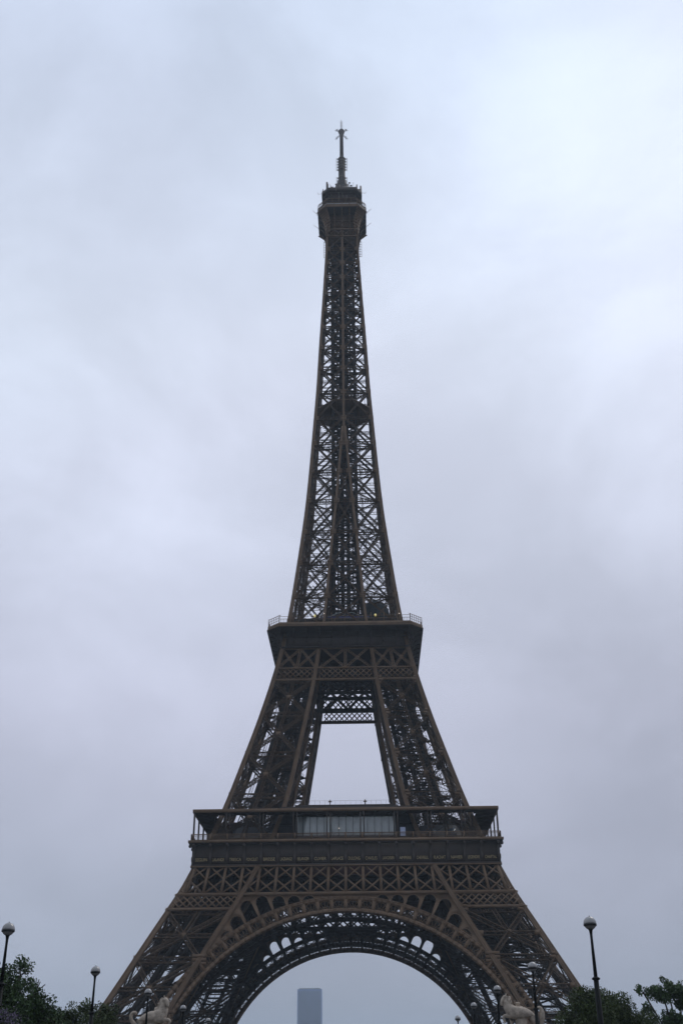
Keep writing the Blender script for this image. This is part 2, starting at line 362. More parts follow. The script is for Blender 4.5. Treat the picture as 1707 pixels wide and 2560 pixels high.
# ---- first floor girders (outer face) with double X panels and the diamond band
BAY = 3.863
def fx(x, h):                      # uprights fan out slightly downwards
    return x*(1+.023*(52.2-h)/6.6)
def on_face(x, h, o=0): return Vector((x, -(W(h)+o), h))
def girder_first(plane_in=False):
    m = MB(); n = Vector((0, 1, .35))
    F = (lambda x, h: Vector((x, -(Wi(h)), h))) if plane_in else (lambda x, h: on_face(x, h, .02))
    top, midh, bot = 52.2, 48.9, 45.6
    lim = (lambda h: Wi(h)) if plane_in else (lambda h: W(h)-.4)
    ks = range(-10, 11)
    for k in ks:
        x = k*BAY
        if abs(fx(x, bot)) > lim(bot): continue
        xt = min(lim(top), abs(x))*(1 if x > 0 else -1)
        m.beam(F(fx(xt, top), top), F(fx(x, bot), bot), .55, .5, n)
        for s_ in (-1, 1): m.beam(F(fx(xt, top)+s_*.26, top)+Vector((0, -.27, 0)), F(fx(x, bot)+s_*.26, bot)+Vector((0, -.27, 0)), .10, .08, n)
    for k in range(-10, 10):
        for a, b in ((top, midh), (midh, bot)):
            for s0, s1 in ((k, k+1), (k+1, k)):
                p, q = F(fx(s0*BAY, a), a), F(fx(s1*BAY, b), b)
                # clip against the slanting end of the girder
                t = np.linspace(0, 1, 41); ok = [u for u in t if abs(p.lerp(q, u).x) <= lim(p.lerp(q, u).z)]
                if len(ok) < 3: continue
                m.beam(p.lerp(q, ok[0]), p.lerp(q, ok[-1]), .36, .30 if s0 < s1 else .36, n)
    for h, hh in ((top-.1, .5), (bot-.15, .75)):
        m.beam(F(-lim(h), h), F(lim(h), h), hh, .75, n)
    return m
gird = girder_first().build('first_floor_girder', IRON, tower)
n = Vector((0, 1, .45))
for sg in (-1, 1):                 # diamond band on the leg
    m = MB()
    a, b = 45.0, 42.4
    m.beam(on_face(sg*(Wi(42.2)), 42.2), on_face(sg*W(42.2)-sg*.3, 42.2), .55, .7, n)
    x0 = 18.0
    while x0 < 44:
        for d_ in (-1, 1):
            p = on_face(sg*x0, a, .02); q = on_face(sg*(x0+d_*2.75), b, .02)
            ok = [u for u in np.linspace(0, 1, 31) if Wi(p.lerp(q, u).z)+.4 <= abs(p.lerp(q, u).x) <= W(p.lerp(q, u).z)-.4]
            if len(ok) > 3: m.beam(p.lerp(q, ok[0]), p.lerp(q, ok[-1]), .28, .24 if d_ > 0 else .3, n)
        x0 += 1.62
    m.build('diamond_lattice', IRON, gird)
girder_first(True).build('inner_girder', SHADED_INNER_MAST, gird)
for sg in (-1, 1):                 # the inner leg girders run on over the truss as ribbed strips
    m = MB(); hh_ = np.linspace(19, 52.0, 12)
    m.column([(sg*(Wi(h)+.58), -(W(h)+.36), h) for h in hh_], 1.15, .5)
    for dx_ in (-.45, 0, .45): m.column([(sg*(Wi(h)+.58)+dx_, -(W(h)+.66), h) for h in hh_], .14, .16)
    for h in (31.4, 20.4):
        for dz in (-.75, 0, .75): m.box((sg*(Wi(h)+.58)-1.5, -(W(h)+.45), h+dz-.3), (sg*(Wi(h)+.58)+1.5, -(W(h)+.2), h+dz+.3))
    m.build('cover_strip', IRON, gird)
quad_copies(gird, tower)

# ---- the arches
CZ, RI, RO = 1.98, 39.3, 42.7
def apt(r, ph, yf, o=0):
    x = r*math.sin(ph); z = CZ+r*math.cos(ph); return Vector((x, -(yf(z)+o), z))
def arch(yf, nrm, phmax):
    rim = MB(); fret = MB()
    step = R(4.28)
    seg = 72
    phs = np.linspace(-phmax, phmax, seg+1)
    for i in range(seg):
        p0, p1 = phs[i], phs[i+1]
        for r, wd, dp in ((RI+.38, .76, 1.3), (RO-.33, .66, .9)):
            rim.beam(apt(r, p0, yf), apt(r, p1+.002, yf), wd, dp, nrm)
        rim.beam(apt(RI+.12, p0, yf, .72), apt(RI+.12, p1+.002, yf, .72), .22, .12, nrm)
        rim.beam(apt(RO-.06, p0, yf, .52), apt(RO-.06, p1+.002, yf, .52), .2, .12, nrm)
    k = int(phmax/step)
    for i in range(-k, k+1):
        ph = (i)*step
        fret.beam(apt(RI+.5, ph, yf), apt(RO-.5, ph, yf), .62, .5, nrm)
        for s_ in (-1, 1): fret.beam(apt(RI+.5, ph+s_*.0085, yf, .33), apt(RO-.5, ph+s_*.0085, yf, .33), .1, .08, nrm)
        if i < k:
            c = ph+step/2; base = apt(RI+.75, c, yf)
            for q in (-.34, -.17, 0, .17, .34):
                fret.beam(apt(RI+.7, c+q*step*.35, yf), apt(RO-.9, c+q*step*2.0*.9, yf), .085, .16, nrm)
            # scalloped ring near the outer rim and a small boss below
            pr = None
            for t in np.linspace(0, PI, 9):
                pt = apt(RO-1.5+.75*math.sin(t), c-step*.36*math.cos(t), yf)
                if pr is not None: fret.beam(pr, pt, .08, .16, nrm, False)
                pr = pt
            pr = None
            for t in np.linspace(0, PI, 7):
                pt = apt(RI+.72+.6*math.sin(t), c-step*.17*math.cos(t), yf)
                if pr is not None: fret.beam(pr, pt, .10, .16, nrm, False)
                pr = pt
    return rim, fret
def spandrel(yf, th, limx):
    """solid web between the arch ring, the leg and the girder, pierced by round-headed openings"""
    top = 45.35
    loop = []
    ph = 0; arc = []
    for t in np.linspace(-R(47), R(47), 61):
        p = apt(RO-.2, t, yf); arc.append((p.x, p.z))
    arc = [a for a in arc if abs(a[0]) <= limx(a[1])+.2]
    loop = arc[:]
    for z in np.linspace(arc[-1][1]+.5, top, 8): loop.append((limx(z), z))
    for z in np.linspace(top, arc[0][1]+.5, 8): loop.append((-limx(z), z))
    holes = []
    step = R(4.28)
    for i in range(2, 11):
        for sg in (-1, 1):
            c = sg*(i+.5)*step + sg*R(.3); hw = 1.38 if i < 9 else 1.0
            er = Vector((math.sin(c), math.cos(c))); et = Vector((math.cos(c), -math.sin(c))); O = Vector((0, CZ))
            rb = RO+.12
            def head(rt):
                return [O+er*(rt+hw*math.sin(a))+et*(hw*math.cos(a)) for a in np.linspace(0, PI, 13)]
            best = None
            for rt in np.arange(rb-1.0, rb+12, .1):
                H_ = head(rt)
                if all(p.y < top-.25 and abs(p.x) < limx(p.y)-.9 for p in H_): best = rt
                else: break
            if best is None: continue
            pts = [p for p in head(best) if (p-O).length > rb+.02]
            if len(pts) < 4: continue
            if best > rb:
                pts = pts+[O+er*rb-et*hw, O+er*rb+et*hw]
            pts = [p for p in pts if (p-O).length >= rb*.9995-.05]
            if best+hw-rb < .5: continue
            holes.append([(p.x, p.y) for p in pts])
    loops = [loop]+holes
    m = MB()
    flat = [p for lp in loops for p in lp]
    tris = tessellate_polygon([[Vector((x, z, 0)) for x, z in lp] for lp in loops])
    n = len(flat)
    for o in (th/2, -th/2):
        for x, z in flat: m.v.append((x, -(yf(z)+o), z))
    for t in tris:
        m.f.append((t[0], t[1], t[2])); m.f.append((t[2]+n, t[1]+n, t[0]+n))
    b = 0
    for lp in loops:
        for k in range(len(lp)):
            a, c = b+k, b+(k+1) % len(lp); m.f.append((a, c, c+n, a+n))
        b += len(lp)
    for h in holes:                # a thin moulding round each opening
        pts = [Vector((x, -(yf(z)+th/2+.05), z)) for x, z in h]
        m.poly(pts+[pts[0]], .16, .14, (0, 1, .4))
    return m
Ym = lambda z: W(z)-.2
Yi = lambda z: Wi(min(z, 52))+.6
rim, fret = arch(Ym, Vector((0, 1, .5)), R(66))
ar = rim.build('arch', IRON, tower); fret.build('arch_fretwork', IRON, ar)
spandrel(Ym, .35, lambda z: Wi(z)+.3).build('spandrel', IRON, ar)
rim, fret = arch(Yi, Vector((0, 1, .5)), R(64))
a2 = rim.build('inner_arch', SHADED_INNER_MAST, tower); fret.build('arch_fretwork', SHADED_INNER_MAST, a2)
spandrel(Yi, .35, lambda z: Wi(z)+.3).build('spandrel', SHADED_INNER_MAST, a2)
m = MB()                           # ribs joining the two rings over the vault
for i in range(-13, 14):
    ph = i*R(4.28)
    a, b = apt(RO-.6, ph, Ym), apt(RO-.6, ph, Yi)
    if abs(ph) < R(44):
        m.lat(a, b, (math.sin(ph), 0, math.cos(ph)), .7, .8, 1.4, .14, .09)
        if i < 13:
            c, d = apt(RO-.6, ph+R(4.28), Ym), apt(RO-.6, ph+R(4.28), Yi)
            m.beam(a, d, .16); m.beam(b, c, .16)
m.build('vault_rib', SHADED_INNER_MAST, ar)
quad_copies(ar, tower); quad_copies(a2, tower)

# ---- first floor deck, frieze with names, gallery
NAMES = ['SEGUIN', 'LALANDE', 'TRESCA', 'PONCELET', 'BRESSE', 'LAGRANGE', 'BELANGER', 'CUVIER', 'LAPLACE', 'DULONG', 'CHASLES', 'LAVOISIER', 'AMPERE', 'CHEVREUL', 'FLACHAT', 'NAVIER', 'LEGENDRE', 'CHAPTAL']
m = MB()
for a, b in (((-35.7, -35.7), (35.7, -12)), ((-35.7, 12), (35.7, 35.7)), ((-35.7, -12), (-12, 12)), ((12, -12), (35.7, 12))):
    m.box((a[0]+.01, a[1]+.01, 57.12), (b[0]-.01, b[1]-.01, 57.55))
for y in np.arange(-32, 33, 3.86):
    if abs(y) > 12: m.beam((-34.5, y, 56.5), (34.5, y, 56.5), .4, 1.2, (0, 0, 1)); m.beam((y, -34.4, 56.4), (y, 34.4, 56.4), .4, 1.1, (0, 0, 1))
m.build('first_floor_deck', IRON2, tower)
fr = MB()
fr.box((-34.75, -34.75, 52.2), (34.74, -34.45, 57.1))
fr.box((-35.1, -35.1, 52.05), (35.09, -34.75, 52.35)); fr.box((-35.0, -35.0, 52.75), (34.99, -34.75, 52.86))
fr.box((-35.0, -35.0, 53.98), (34.99, -34.75, 54.12)); fr.box((-35.7, -35.7, 57.3), (35.69, -35.6, 57.6))
fr.box((-35.45, -35.45, 56.75), (35.44, -34.75, 57.08))
frieze = fr.build('frieze', IRON2, tower)
fr = MB(); fr.box((-35.9, -35.9, 57.06), (35.89, -35.702, 57.62)); fr.box((-35.2, -35.2, 51.75), (35.19, -35.1, 52.04)); fr.build('cornice', IRON, frieze)
cons = None
for k in range(-9, 10):
    if cons is None:
        c = MB(); prof = [(-34.75, 52.4), (-35.02, 52.4), (-35.02, 53.0), (-35.12, 53.1), (-35.12, 54.0), (-34.98, 54.1), (-34.98, 55.4), (-35.1, 56.1), (-35.4, 56.6), (-35.6, 56.75), (-34.75, 56.76)]
        i = len(c.v); n_ = len(prof)
        for sx in (-.3, .3): c.v += [(sx, y, z) for y, z in prof]
        c.f += [tuple(range(n_))[::-1], tuple(range(n_, 2*n_))] + [(q, (q+1) % n_, n_+(q+1) % n_, n_+q) for q in range(n_)]
        c.lathe([(.02, -.45), (.30, -.32), (.40, 0), (.30, .32), (.02, .45)], (0, -35.55, 56.55), 10)
        cons = c.build('console', IRON2, frieze); cons.location.x = k*BAY*.9975
    else:
        d = cons.copy(); COL.objects.link(d); d.parent = frieze; d.location.x = k*BAY*.9975
m = MB()
x = -34.6
while x < 34.7: m.beam((x, -35.35, 57.6), (x, -35.35, 58.95), .07, .07, (0, 1, 0), False); x += .2575
m.beam((-35.4, -35.35, 59.0), (35.4, -35.35, 59.0), .16, .14, (0, 1, 0)); m.beam((-35.4, -35.35, 57.75), (35.4, -35.35, 57.75), .12, .1, (0, 1, 0))
m.beam((-35.4, -35.35, 58.65), (35.4, -35.35, 58.65), .06, .06, (0, 1, 0))
x = -34.77
while x < 35: m.box((x-.18, -35.5, 57.6), (x+.18, -35.2, 59.12)); x += BAY
m.build('railing', IRON, frieze)
quad_copies(frieze, tower)
def text_mesh(txt, size, m_, ext=.03):
    cu = bpy.data.curves.new('t', 'FONT'); cu.body = txt; cu.size = size; cu.extrude = ext; cu.align_x = 'CENTER'; cu.align_y = 'CENTER'
    to = bpy.data.objects.new('t', cu); COL.objects.link(to)
    bpy.context.view_layer.update()
    me = bpy.data.meshes.new_from_object(to.evaluated_get(bpy.context.evaluated_depsgraph_get()))
    bpy.data.objects.remove(to); bpy.data.curves.remove(cu); me.materials.clear(); me.materials.append(m_); return me
for i, nm in enumerate(NAMES):
    o = bpy.data.objects.new('gilded_name', text_mesh(nm, 1.02, GOLD)); COL.objects.link(o); o.parent = tower
    o.location = ((i-8.5)*BAY, -34.80, 53.42); o.rotation_euler = (PI/2, 0, 0)
    wd = o.dimensions.x; bpy.context.view_layer.update(); wd = max(v.co.x for v in o.data.vertices)*2
    o.scale = (min(1.0, 2.7/wd), 1, 1); o['label'] = 'gilded surname %s on the frieze' % nm
# gallery roof on paired posts
m = MB()
m.prism([(-35.1, -35.1), (35.1, -35.1), (30.6, -30.6), (-30.6, -30.6)], 64.25, 64.5)
for k in range(-9, 10): m.beam((k*BAY*.99, -34.9, 64.1), (k*BAY*.99*.87, -30.7, 64.1), .2, .3, (0, 0, 1))
groof = m.build('gallery_roof', IRON2, tower)
m = MB(); m.box((-35.3, -35.3, 63.95), (35.29, -35.12, 64.72)); m.build('fascia', IRON, groof)
m = MB(); m.box((-.13, -35.1, 57.6), (.13, -34.84, 64.0)); post = m.build('gallery_post', IRON2, groof)
first = True
for k in range(-4, 5):
    for s_ in (-.4, .4):
        x = (k+.5)*2*BAY+s_ if k < 4 else 34.8
        if k == 4 and s_ > 0: continue
        if k == -4 and s_ < 0: pass
        if first: post.location.x = x; first = False
        else:
            d = post.copy(); COL.objects.link(d); d.parent = groof; d.location.x = x
for x in (-34.8,):
    d = post.copy(); COL.objects.link(d); d.parent = groof; d.location.x = x
for k in range(-3, 5):
    if abs(k) > 1:
        d = post.copy(); COL.objects.link(d); d.parent = groof; d.location = ((k if k < 4 else -4)*2*BAY, 5.5, 0)
quad_copies(groof, tower)
# pavilions of the first floor
def pavilion(front):
    m = MB(); X = 11.75 if front else 13.5; y0 = -30.0
    m.box((-X-.4, y0-.2, 57.56), (X+.4, y0+11, 57.9)); m.box((-X-3.5, y0-3.0, 65.0), (X+3.5, y0+6, 65.55))
    m.box((-X, y0-2.6, 65.55), (X, y0+5.5, 66.05)); m.box((-X-.3, y0+.2, 57.9), (X+.3, y0+.4, 59.4))
    m.box((-X-.3, y0+.35, 63.95), (X+.3, y0+.6, 65.0)); m.box((-X-.35, y0+.3, 57.9), (-X-.05, y0+5.5, 64.9)); m.box((X+.05, y0+.3, 57.9), (X+.35, y0+5.5, 64.9))
    if not front: m.box((-X-.3, y0+9.8, 57.9), (X+.3, y0+10.1, 64.9))
    p = m.build('pavilion', ROOF if not front else IRON2, tower)
    npan = 14; dxp = 2*X/npan
    gm = MB(); gm.box((.05, 0, 59.55), (dxp-.05, .08, 63.95)); pane = gm.build('window_pane', GLASS if front else DGLASS, p); pane.location = (-X, y0+.1, 0)
    for i in range(1, npan):
        d = pane.copy(); COL.objects.link(d); d.parent = p; d.location.x = -X+i*dxp
    mu = MB()
    for i in range(npan+1): mu.box((-X+i*dxp-.045, y0+.02, 59.4), (-X+i*dxp+.045, y0+.22, 64.0))
    mu.box((-X, y0+.03, 60.1), (X, y0+.2, 60.2)); mu.box((-X, y0+.0, 59.42), (X, y0+.24, 59.55)); mu.build('mullion', DARK, p)
    rl = MB()
    for i in range(19): rl.beam((-X+1+i*(2*X-2)/18, y0-2.4, 66.05), (-X+1+i*(2*X-2)/18, y0-2.4, 67.0), .03)
    rl.beam((-X+1, y0-2.4, 67.0), (X-1, y0-2.4, 67.0), .03)
    for x in (-3.6, 4.6): rl.beam((x, y0-2.5, 66), (x, y0-2.5, 67.2), .16); rl.beam((x-.4, y0-2.5, 66.75), (x+.4, y0-2.5, 66.75), .22)
    rl.build('roof_rail', IRON, p)
    return p
pavilion(True)
pv = pavilion(False); pv.rotation_euler.z = PI/2
for k in (2, 3):
    c = copy_tree(pv, tower); c.rotation_euler.z = k*PI/2
for sg in (-1, 1):
    m = MB(); m.box((min(sg*12.3, sg*16.2), -29.6, 57.56), (max(sg*12.3, sg*16.2), -24, 64.1)); m.box((min(sg*12.5, sg*17.4), -30.4, 62.0), (max(sg*12.5, sg*17.4), -29.6, 62.3))
    kk = m.build('kiosk', DARK, tower)
    if sg > 0: m = MB(); m.box((12.7, -29.72, 59.3), (13.9, -29.61, 61.3)); m.build('lit_window', glowmat('kiosk_screen', (.30, .36, .55), .25), kk)
# lift stations in the legs
m = MB()
m.prism([(16, -27.5), (27.5, -27.5), (27.5, -16), (16, -16)], 57.56, 58.2)
m.v += []; i = len(m.v)
m.v += [(15.8, -28, 58.2), (28.6, -28, 58.2), (28.6, -16, 58.2), (15.8, -16, 58.2), (17.5, -26, 62.4), (26, -26, 62.4), (26, -17, 62.4), (17.5, -17, 62.4)]
m.f += [(i, i+1, i+5, i+4), (i+1, i+2, i+6, i+5), (i+2, i+3, i+7, i+6), (i+3, i, i+4, i+7), (i+4, i+5, i+6, i+7)]
ls = m.build('lift_station', DARK, tower)
m = MB(); m.beam((20.0, -27.75, 59.0), (20.6, -26.6, 61.4), 3.0, .08, (0, 1, .4)); m.beam((25.0, -27.75, 59.0), (24.6, -26.6, 61.4), 2.4, .08, (0, 1, .4)); m.build('sloping_window', DGLASS, ls)
quad_copies(ls, tower)

# ---- second floor: trusses, deck, cove, railing
def second_truss(Yf, wide):
    m = MB(); n = Vector((0, 1, .3))
    P = lambda x, h: Vector((x, -Yf(h), h))
    b0, b1, top = 101.5, 105.0, 110.9
    for h, hh in ((b0, .62), (b1, .5), (top, .45)):
        e_ = (W(h) if wide else Wi(h))-.1; m.beam(P(-e_, h), P(e_, h), hh*(1 if wide else 1.5), .8, n)
    cols = [(-1, -W(b1), -W(top)), (0, -Wi(b1), -Wi(top)), (1, Wi(b1), Wi(top)), (2, W(b1), W(top))]
    spans = [(1, 2)] if not wide else [(0, 1), (1, 2), (2, 3)]
    for a, b in spans:
        xa0, xa1 = cols[a][1], cols[a][2]; xb0, xb1 = cols[b][1], cols[b][2]
        sg = .5
        xa0 += sg; xa1 += sg; xb0 -= sg; xb1 -= sg
        m0, m1 = (xa0+xb0)/2, (xa1+xb1)/2
        m.lat(P(m0, b1), P(m1, top), n, .75, .5, .8, .24, .1)
        for (p0, p1), (q0, q1) in (((xa0, xa1), (m0, m1)), ((m0, m1), (xb0, xb1))):
            m.lat(P(p0, b1), P(q1, top), n, .62, .45, .8, .2, .1); m.lat(P(q0, b1), P(p1, top), n, .62, .40, .8, .2, .1)
            c = P((p0+p1+q0+q1)/4, (b1+top)/2); m.beam(c-Vector((.45, 0, 0)), c+Vector((.45, 0, 0)), .9, .56, n)
        # diamond lattice band
        c0, c1 = b0+.25, b1-.2; x0 = -30
        lo = lambda h: (cols[a][1] + (h-b1)/(top-b1)*(cols[a][2]-cols[a][1]))+.5
        hi = lambda h: (cols[b][1] + (h-b1)/(top-b1)*(cols[b][2]-cols[b][1]))-.5
        while x0 < 30:
            for d_ in (-1, 1):
                p, q = P(x0, c0), P(x0+d_*3.0, c1)
                ok = [u for u in np.linspace(0, 1, 31) if lo(p.lerp(q, u).z) <= p.lerp(q, u).x <= hi(p.lerp(q, u).z)]
                if len(ok) > 2: m.beam(p.lerp(q, ok[0]), p.lerp(q, ok[-1]), .26, .2 if d_ > 0 else .26, n)
            x0 += 1.48
    return m
t2 = second_truss(lambda h: W(h)-.35, True).build('second_floor_girder', IRON, tower)
second_truss(lambda h: Wi(h)+.4, False).build('inner_girder', SHADED_INNER_MAST, t2)
quad_copies(t2, tower)
def octo(a, b): return [(-b, -a), (b, -a), (a, -b), (a, b), (b, a), (-b, a), (-a, b), (-a, -b)]
m = MB()
m.prism(octo(20.9, 17.7), 115.65, 116.0)
m.prism(octo(17.6, 14.6), 111.15, 115.64)
m.build('second_floor_deck', IRON2, tower)
m = MB(); m.prism(octo(20.95, 17.75), 115.8, 116.05); m.prism(octo(20.75, 17.6), 116.05, 116.9); m.build('fascia', IRON, tower)
m = MB()
for k in range(-5, 6):
    x = k*3.42
    pr = None
    for t in np.linspace(0, PI/2, 7):
        pt = Vector((x, -17.6-3.0*(1-math.cos(t)), 111.3+4.3*math.sin(t)))
        if pr is not None: m.beam(pr, pt, .3, .35, (1, 0, 0))
        pr = pt
    m.box((x-.14, -17.75, 111.15), (x+.14, -17.61, 115.6))
m.box((-16.2, -17.8, 113.7), (16.2, -17.61, 113.95)); m.box((-17.0, -17.9, 110.95), (17.0, -17.4, 111.2))
cv = m.build('cove_bracket', IRON2, tower)
m = MB()
for x in np.linspace(-17.4, 17.4, 11): m.beam((x, -20.6, 116.9), (x, -20.6, 119.6 if abs(x) < 12 else 119.2), .11)
for h in (118.0, 118.7): m.beam((-17.5, -20.6, h), (17.5, -20.6, h), .08)
m.beam((-17.5, -20.65, 116.95), (17.5, -20.65, 116.95), .14)
for x in np.arange(-17.4, 17.5, .4): m.beam((x, -20.6, 116.9), (x, -20.6, 118.0), .05, caps=False)
for a_, b_ in (((17.5, -20.6), (20.6, -17.5)),):
    for t in np.linspace(0, 1, 7): 
        x = a_[0]+(b_[0]-a_[0])*t; y = a_[1]+(b_[1]-a_[1])*t; m.beam((x, y, 116.9), (x, y, 119.0), .09); m.beam((x, y, 119.0), (x*.97, y*.97, 119.4), .07)
    for h in (117.6, 118.3, 119.0): m.beam((*a_, h), (*b_, h), .07)
m.build('railing', IRON, cv)
quad_copies(cv, tower)
# shops and lift machinery on the second floor
m = MB(); m.prism(octo(7.2, 4.6), 116.9, 121.4); m.prism(octo(8.3, 5.4), 123.7, 124.0); m.prism(octo(6.2, 4), 124.0, 125.2)
shop = m.build('shop_pavilion', DARK, tower)
m = MB(); m.box((-6.6, -8.6, 121.9), (6.6, -8.3, 123.5)); m.build('fascia_sign', SIGNB, shop)
m = MB()
for x in (-6.2, -5.0, -1.6, -.3, .9, 4.4, 5.6): m.box((x, -8.68, 121.6), (x+.95, -8.62, 121.95))
m.build('red_lettering_strip', RED, shop)
m = MB()
for x in (-3.4, -2.2, -1.0, .3, 1.5, 2.7): m.box((x, -8.7, 123.6), (x+.55, -8.6, 123.75))
m.build('roof_light', GLASS, shop)
m = MB()
for sx in (-1, 1): m.poly([Vector((sx*x, -8.4, 124.1+.55*math.sin(x))) for x in np.linspace(.6, 5.8, 12)], .5, .12, (0, 0, 1))
m.build('canopy', GLASS, shop)
m = MB(); m.v = []
prof = [(4.9, 0), (4.9, 6.5), (4.5, 8.8), (3.4, 10.6), (1.8, 11.6), (.2, 12.0)]
m.lathe(prof, (0, 0, 0), 10); hood = m.build('machinery_hood', mat('grey_netting', (.035, .04, .045), .8, 0, .3, 1.5), tower); hood.location = (8.4, -5.2, 120); hood.scale = (.82, .7, .78)
m = MB(); m.box((-13, -13, 116.9), (-7.4, -7.4, 120.2)); m.box((7.4, -13.2, 116.9), (13.2, -7.4, 120.6)); m.box((-13, 7.4, 116.9), (-7.4, 13, 120.6)); m.box((7.4, 7.4, 116.9), (13, 13, 120.6))
m.box((-14, -14, 120.3), (14, -12.2, 120.7)); m.box((-14, 12.2, 120.3), (14, 14, 120.7)); m.box((-14, -12.2, 120.3), (-12.2, 12.2, 120.7)); m.box((12.2, -12.2, 120.3), (14, 12.2, 120.7))
m.build('upper_gallery', DARK, tower)
m = MB(); m.lathe([(.05, -.35), (.28, -.2), (.3, .2), (.05, .4)], (0, 0, 0), 8); ln = m.build('lit_lantern', YEL, tower); ln.location = (-8.1, -18.5, 119.6)
d = ln.copy(); COL.objects.link(d); d.parent = tower; d.location = (8.2, -18.5, 119.6)
m = MB(); m.lathe([(.02, -.1), (.13, 0), (.02, .12)], (0, 0, 0), 8); bu = m.build('lit_bulb', WHT, tower); bu.location = (-1.6, -30.15, 61.1)
for p in ((-5.6, -18.7, 120.2), (14.6, -18.9, 119.8), (-3.6, -30.2, 63.7), (-30.0, -24, 116.0)):
    if p[0] > -29: d = bu.copy(); COL.objects.link(d); d.parent = tower; d.location = p

# ---- the shaft above
LV = [116.9, 127.3, 137.9, 148.4, 159.1, 169.6, 179.7, 189.0, 199.2, 208.6, 216.9, 225.4, 232.9, 240.2, 247.1, 253.5, 259.7, 265.4]
gz = lambda h: float(np.interp(h, [116, 190, 270], [.95, .8, .62]))
sh = empty('shaft'); sh.parent = tower
m = MB(); hv = np.linspace(116.9, 268.5, 40); m.column([(W(h)-gz(h)/2, -(W(h)-gz(h)/2), h) for h in hv], lambda j: gz(hv[j])); 
for e1 in (-.38, .38): m.column([(W(h)-gz(h)/2+e1*gz(h), -W(h)-.04, h) for h in hv], .12, .12)
m.build('corner_girder', IRON, sh)
m = MB(); gp = MB(); n = Vector((0, 1, .1))
for i, (lo, hi) in enumerate(zip(LV[:-1], LV[1:])):
    s_ = gz(lo)*.85
    F = lambda x, h: Vector((x, -(W(h)-.42), h))
    i0, i1 = Wi(lo), Wi(hi); w0, w1 = W(lo)-.5, W(hi)-.5
    mw = .52 if lo < 190 else .38
    if i0 > .05 or i1 > .05:
        for sg in (-1, 1):
            # inner girders of the four pillars
            if i1 > 1.0: m.beam((sg*(i0+.35), -(i0+.35), lo), (sg*(i1+.35), -(i1+.35), hi+.01), .55, .55, (0, 1, 0))
    xi0, xi1 = max(i0, .3), max(i1, .3)
    for sg in (-1, 1):
        m.lat(F(sg*w0, lo), F(sg*xi1, hi), n, mw, .35, .75, mw*.3, .08); m.lat(F(sg*xi0, lo), F(sg*w1, hi), n, mw*.97, .31, .75, mw*.3, .08)
        if i1 > 1.5: # side walls of the pillars
            for yy0, yy1 in ((i0, i1),):
                m.lat((sg*i0, -w0, lo), (sg*i1, -i1, hi), (1, 0, 0), .5, .3, .6, .09, .06); m.lat((sg*i0, -i0, lo), (sg*i1, -w1, hi), (1, 0, 0), .48, .3, .6, .09, .06)
                m.lat((sg*w0, -i0, lo), (sg*i1, -i1, hi), (0, 1, 0), .5, .3, .6, .09, .06); m.lat((sg*i0, -i0, lo), (sg*w1, -i1, hi), (0, 1, 0), .48, .3, .6, .09, .06)
    if i1 > 1.0:
        m.lat(F(-i0, lo), F(i1, hi), n, mw*.9, .3, .75, mw*.28, .08); m.lat(F(i0, lo), F(-i1, hi), n, mw*.88, .27, .75, mw*.28, .08)
    e_ = W(lo)-.4
    m.lat(F(-e_, lo), F(e_, lo), n, .95, .3, .8, .13, .08)
    m.lat((-e_, -i0-.3, lo), (e_, -i0-.3, lo), (0, 1, 0), .9, 0, .8, .12, .07)
    # plan bracing
    m.beam((-e_, -e_, lo), (0, 0, lo), .3, .3); m.beam((e_, -e_, lo), (0, 0, lo), .3, .3); m.beam((-e_, -e_+.2, lo-.5), (0, -.3, lo-.5), .12)
    m.lat((-e_, -e_*.5, lo+.4), (e_, -e_*.5, lo+.4), (0, 0, 1), .6, 0, 1.0, .12, .08)
    # gussets
    for x in ((-w0, w0) + ((-i0-.2, i0+.2) if i0 > .4 else (0,))):
        for dz in (-.55, 0, .55):
            sg = -1 if x > 0 else 1
            if abs(x) > i0+1: gp.beam(F(x-.25*sg, lo+dz)+Vector((0, -.1, 0)), F(x+sg*.95, lo+dz)+Vector((0, -.1, 0)), .42, .74, n)
            else: gp.beam(F(x-.85, lo+dz)+Vector((0, -.1, 0)), F(x+.85, lo+dz)+Vector((0, -.1, 0)), .42, .70, n)
build_two('shaft_bracing', m, SHADED_IRON, gp, IRON, sh)
for sg in (-1, 1):
    m = MB(); hv2 = np.linspace(116.9, 186, 24); m.column([(sg*max(Wi(h)+.3, .37), -(W(h)-.36), h) for h in hv2], .72, .6); m.build('inner_girder', IRON, sh)
m = MB(); hv2 = np.linspace(180, 268.5, 24); m.column([(0, -(W(h)-.34), h) for h in hv2], .74, .62); m.column([(0, -(W(h)+.02), h) for h in hv2], .14, .1); m.build('centre_girder', IRON, sh)
quad_copies(sh, tower)
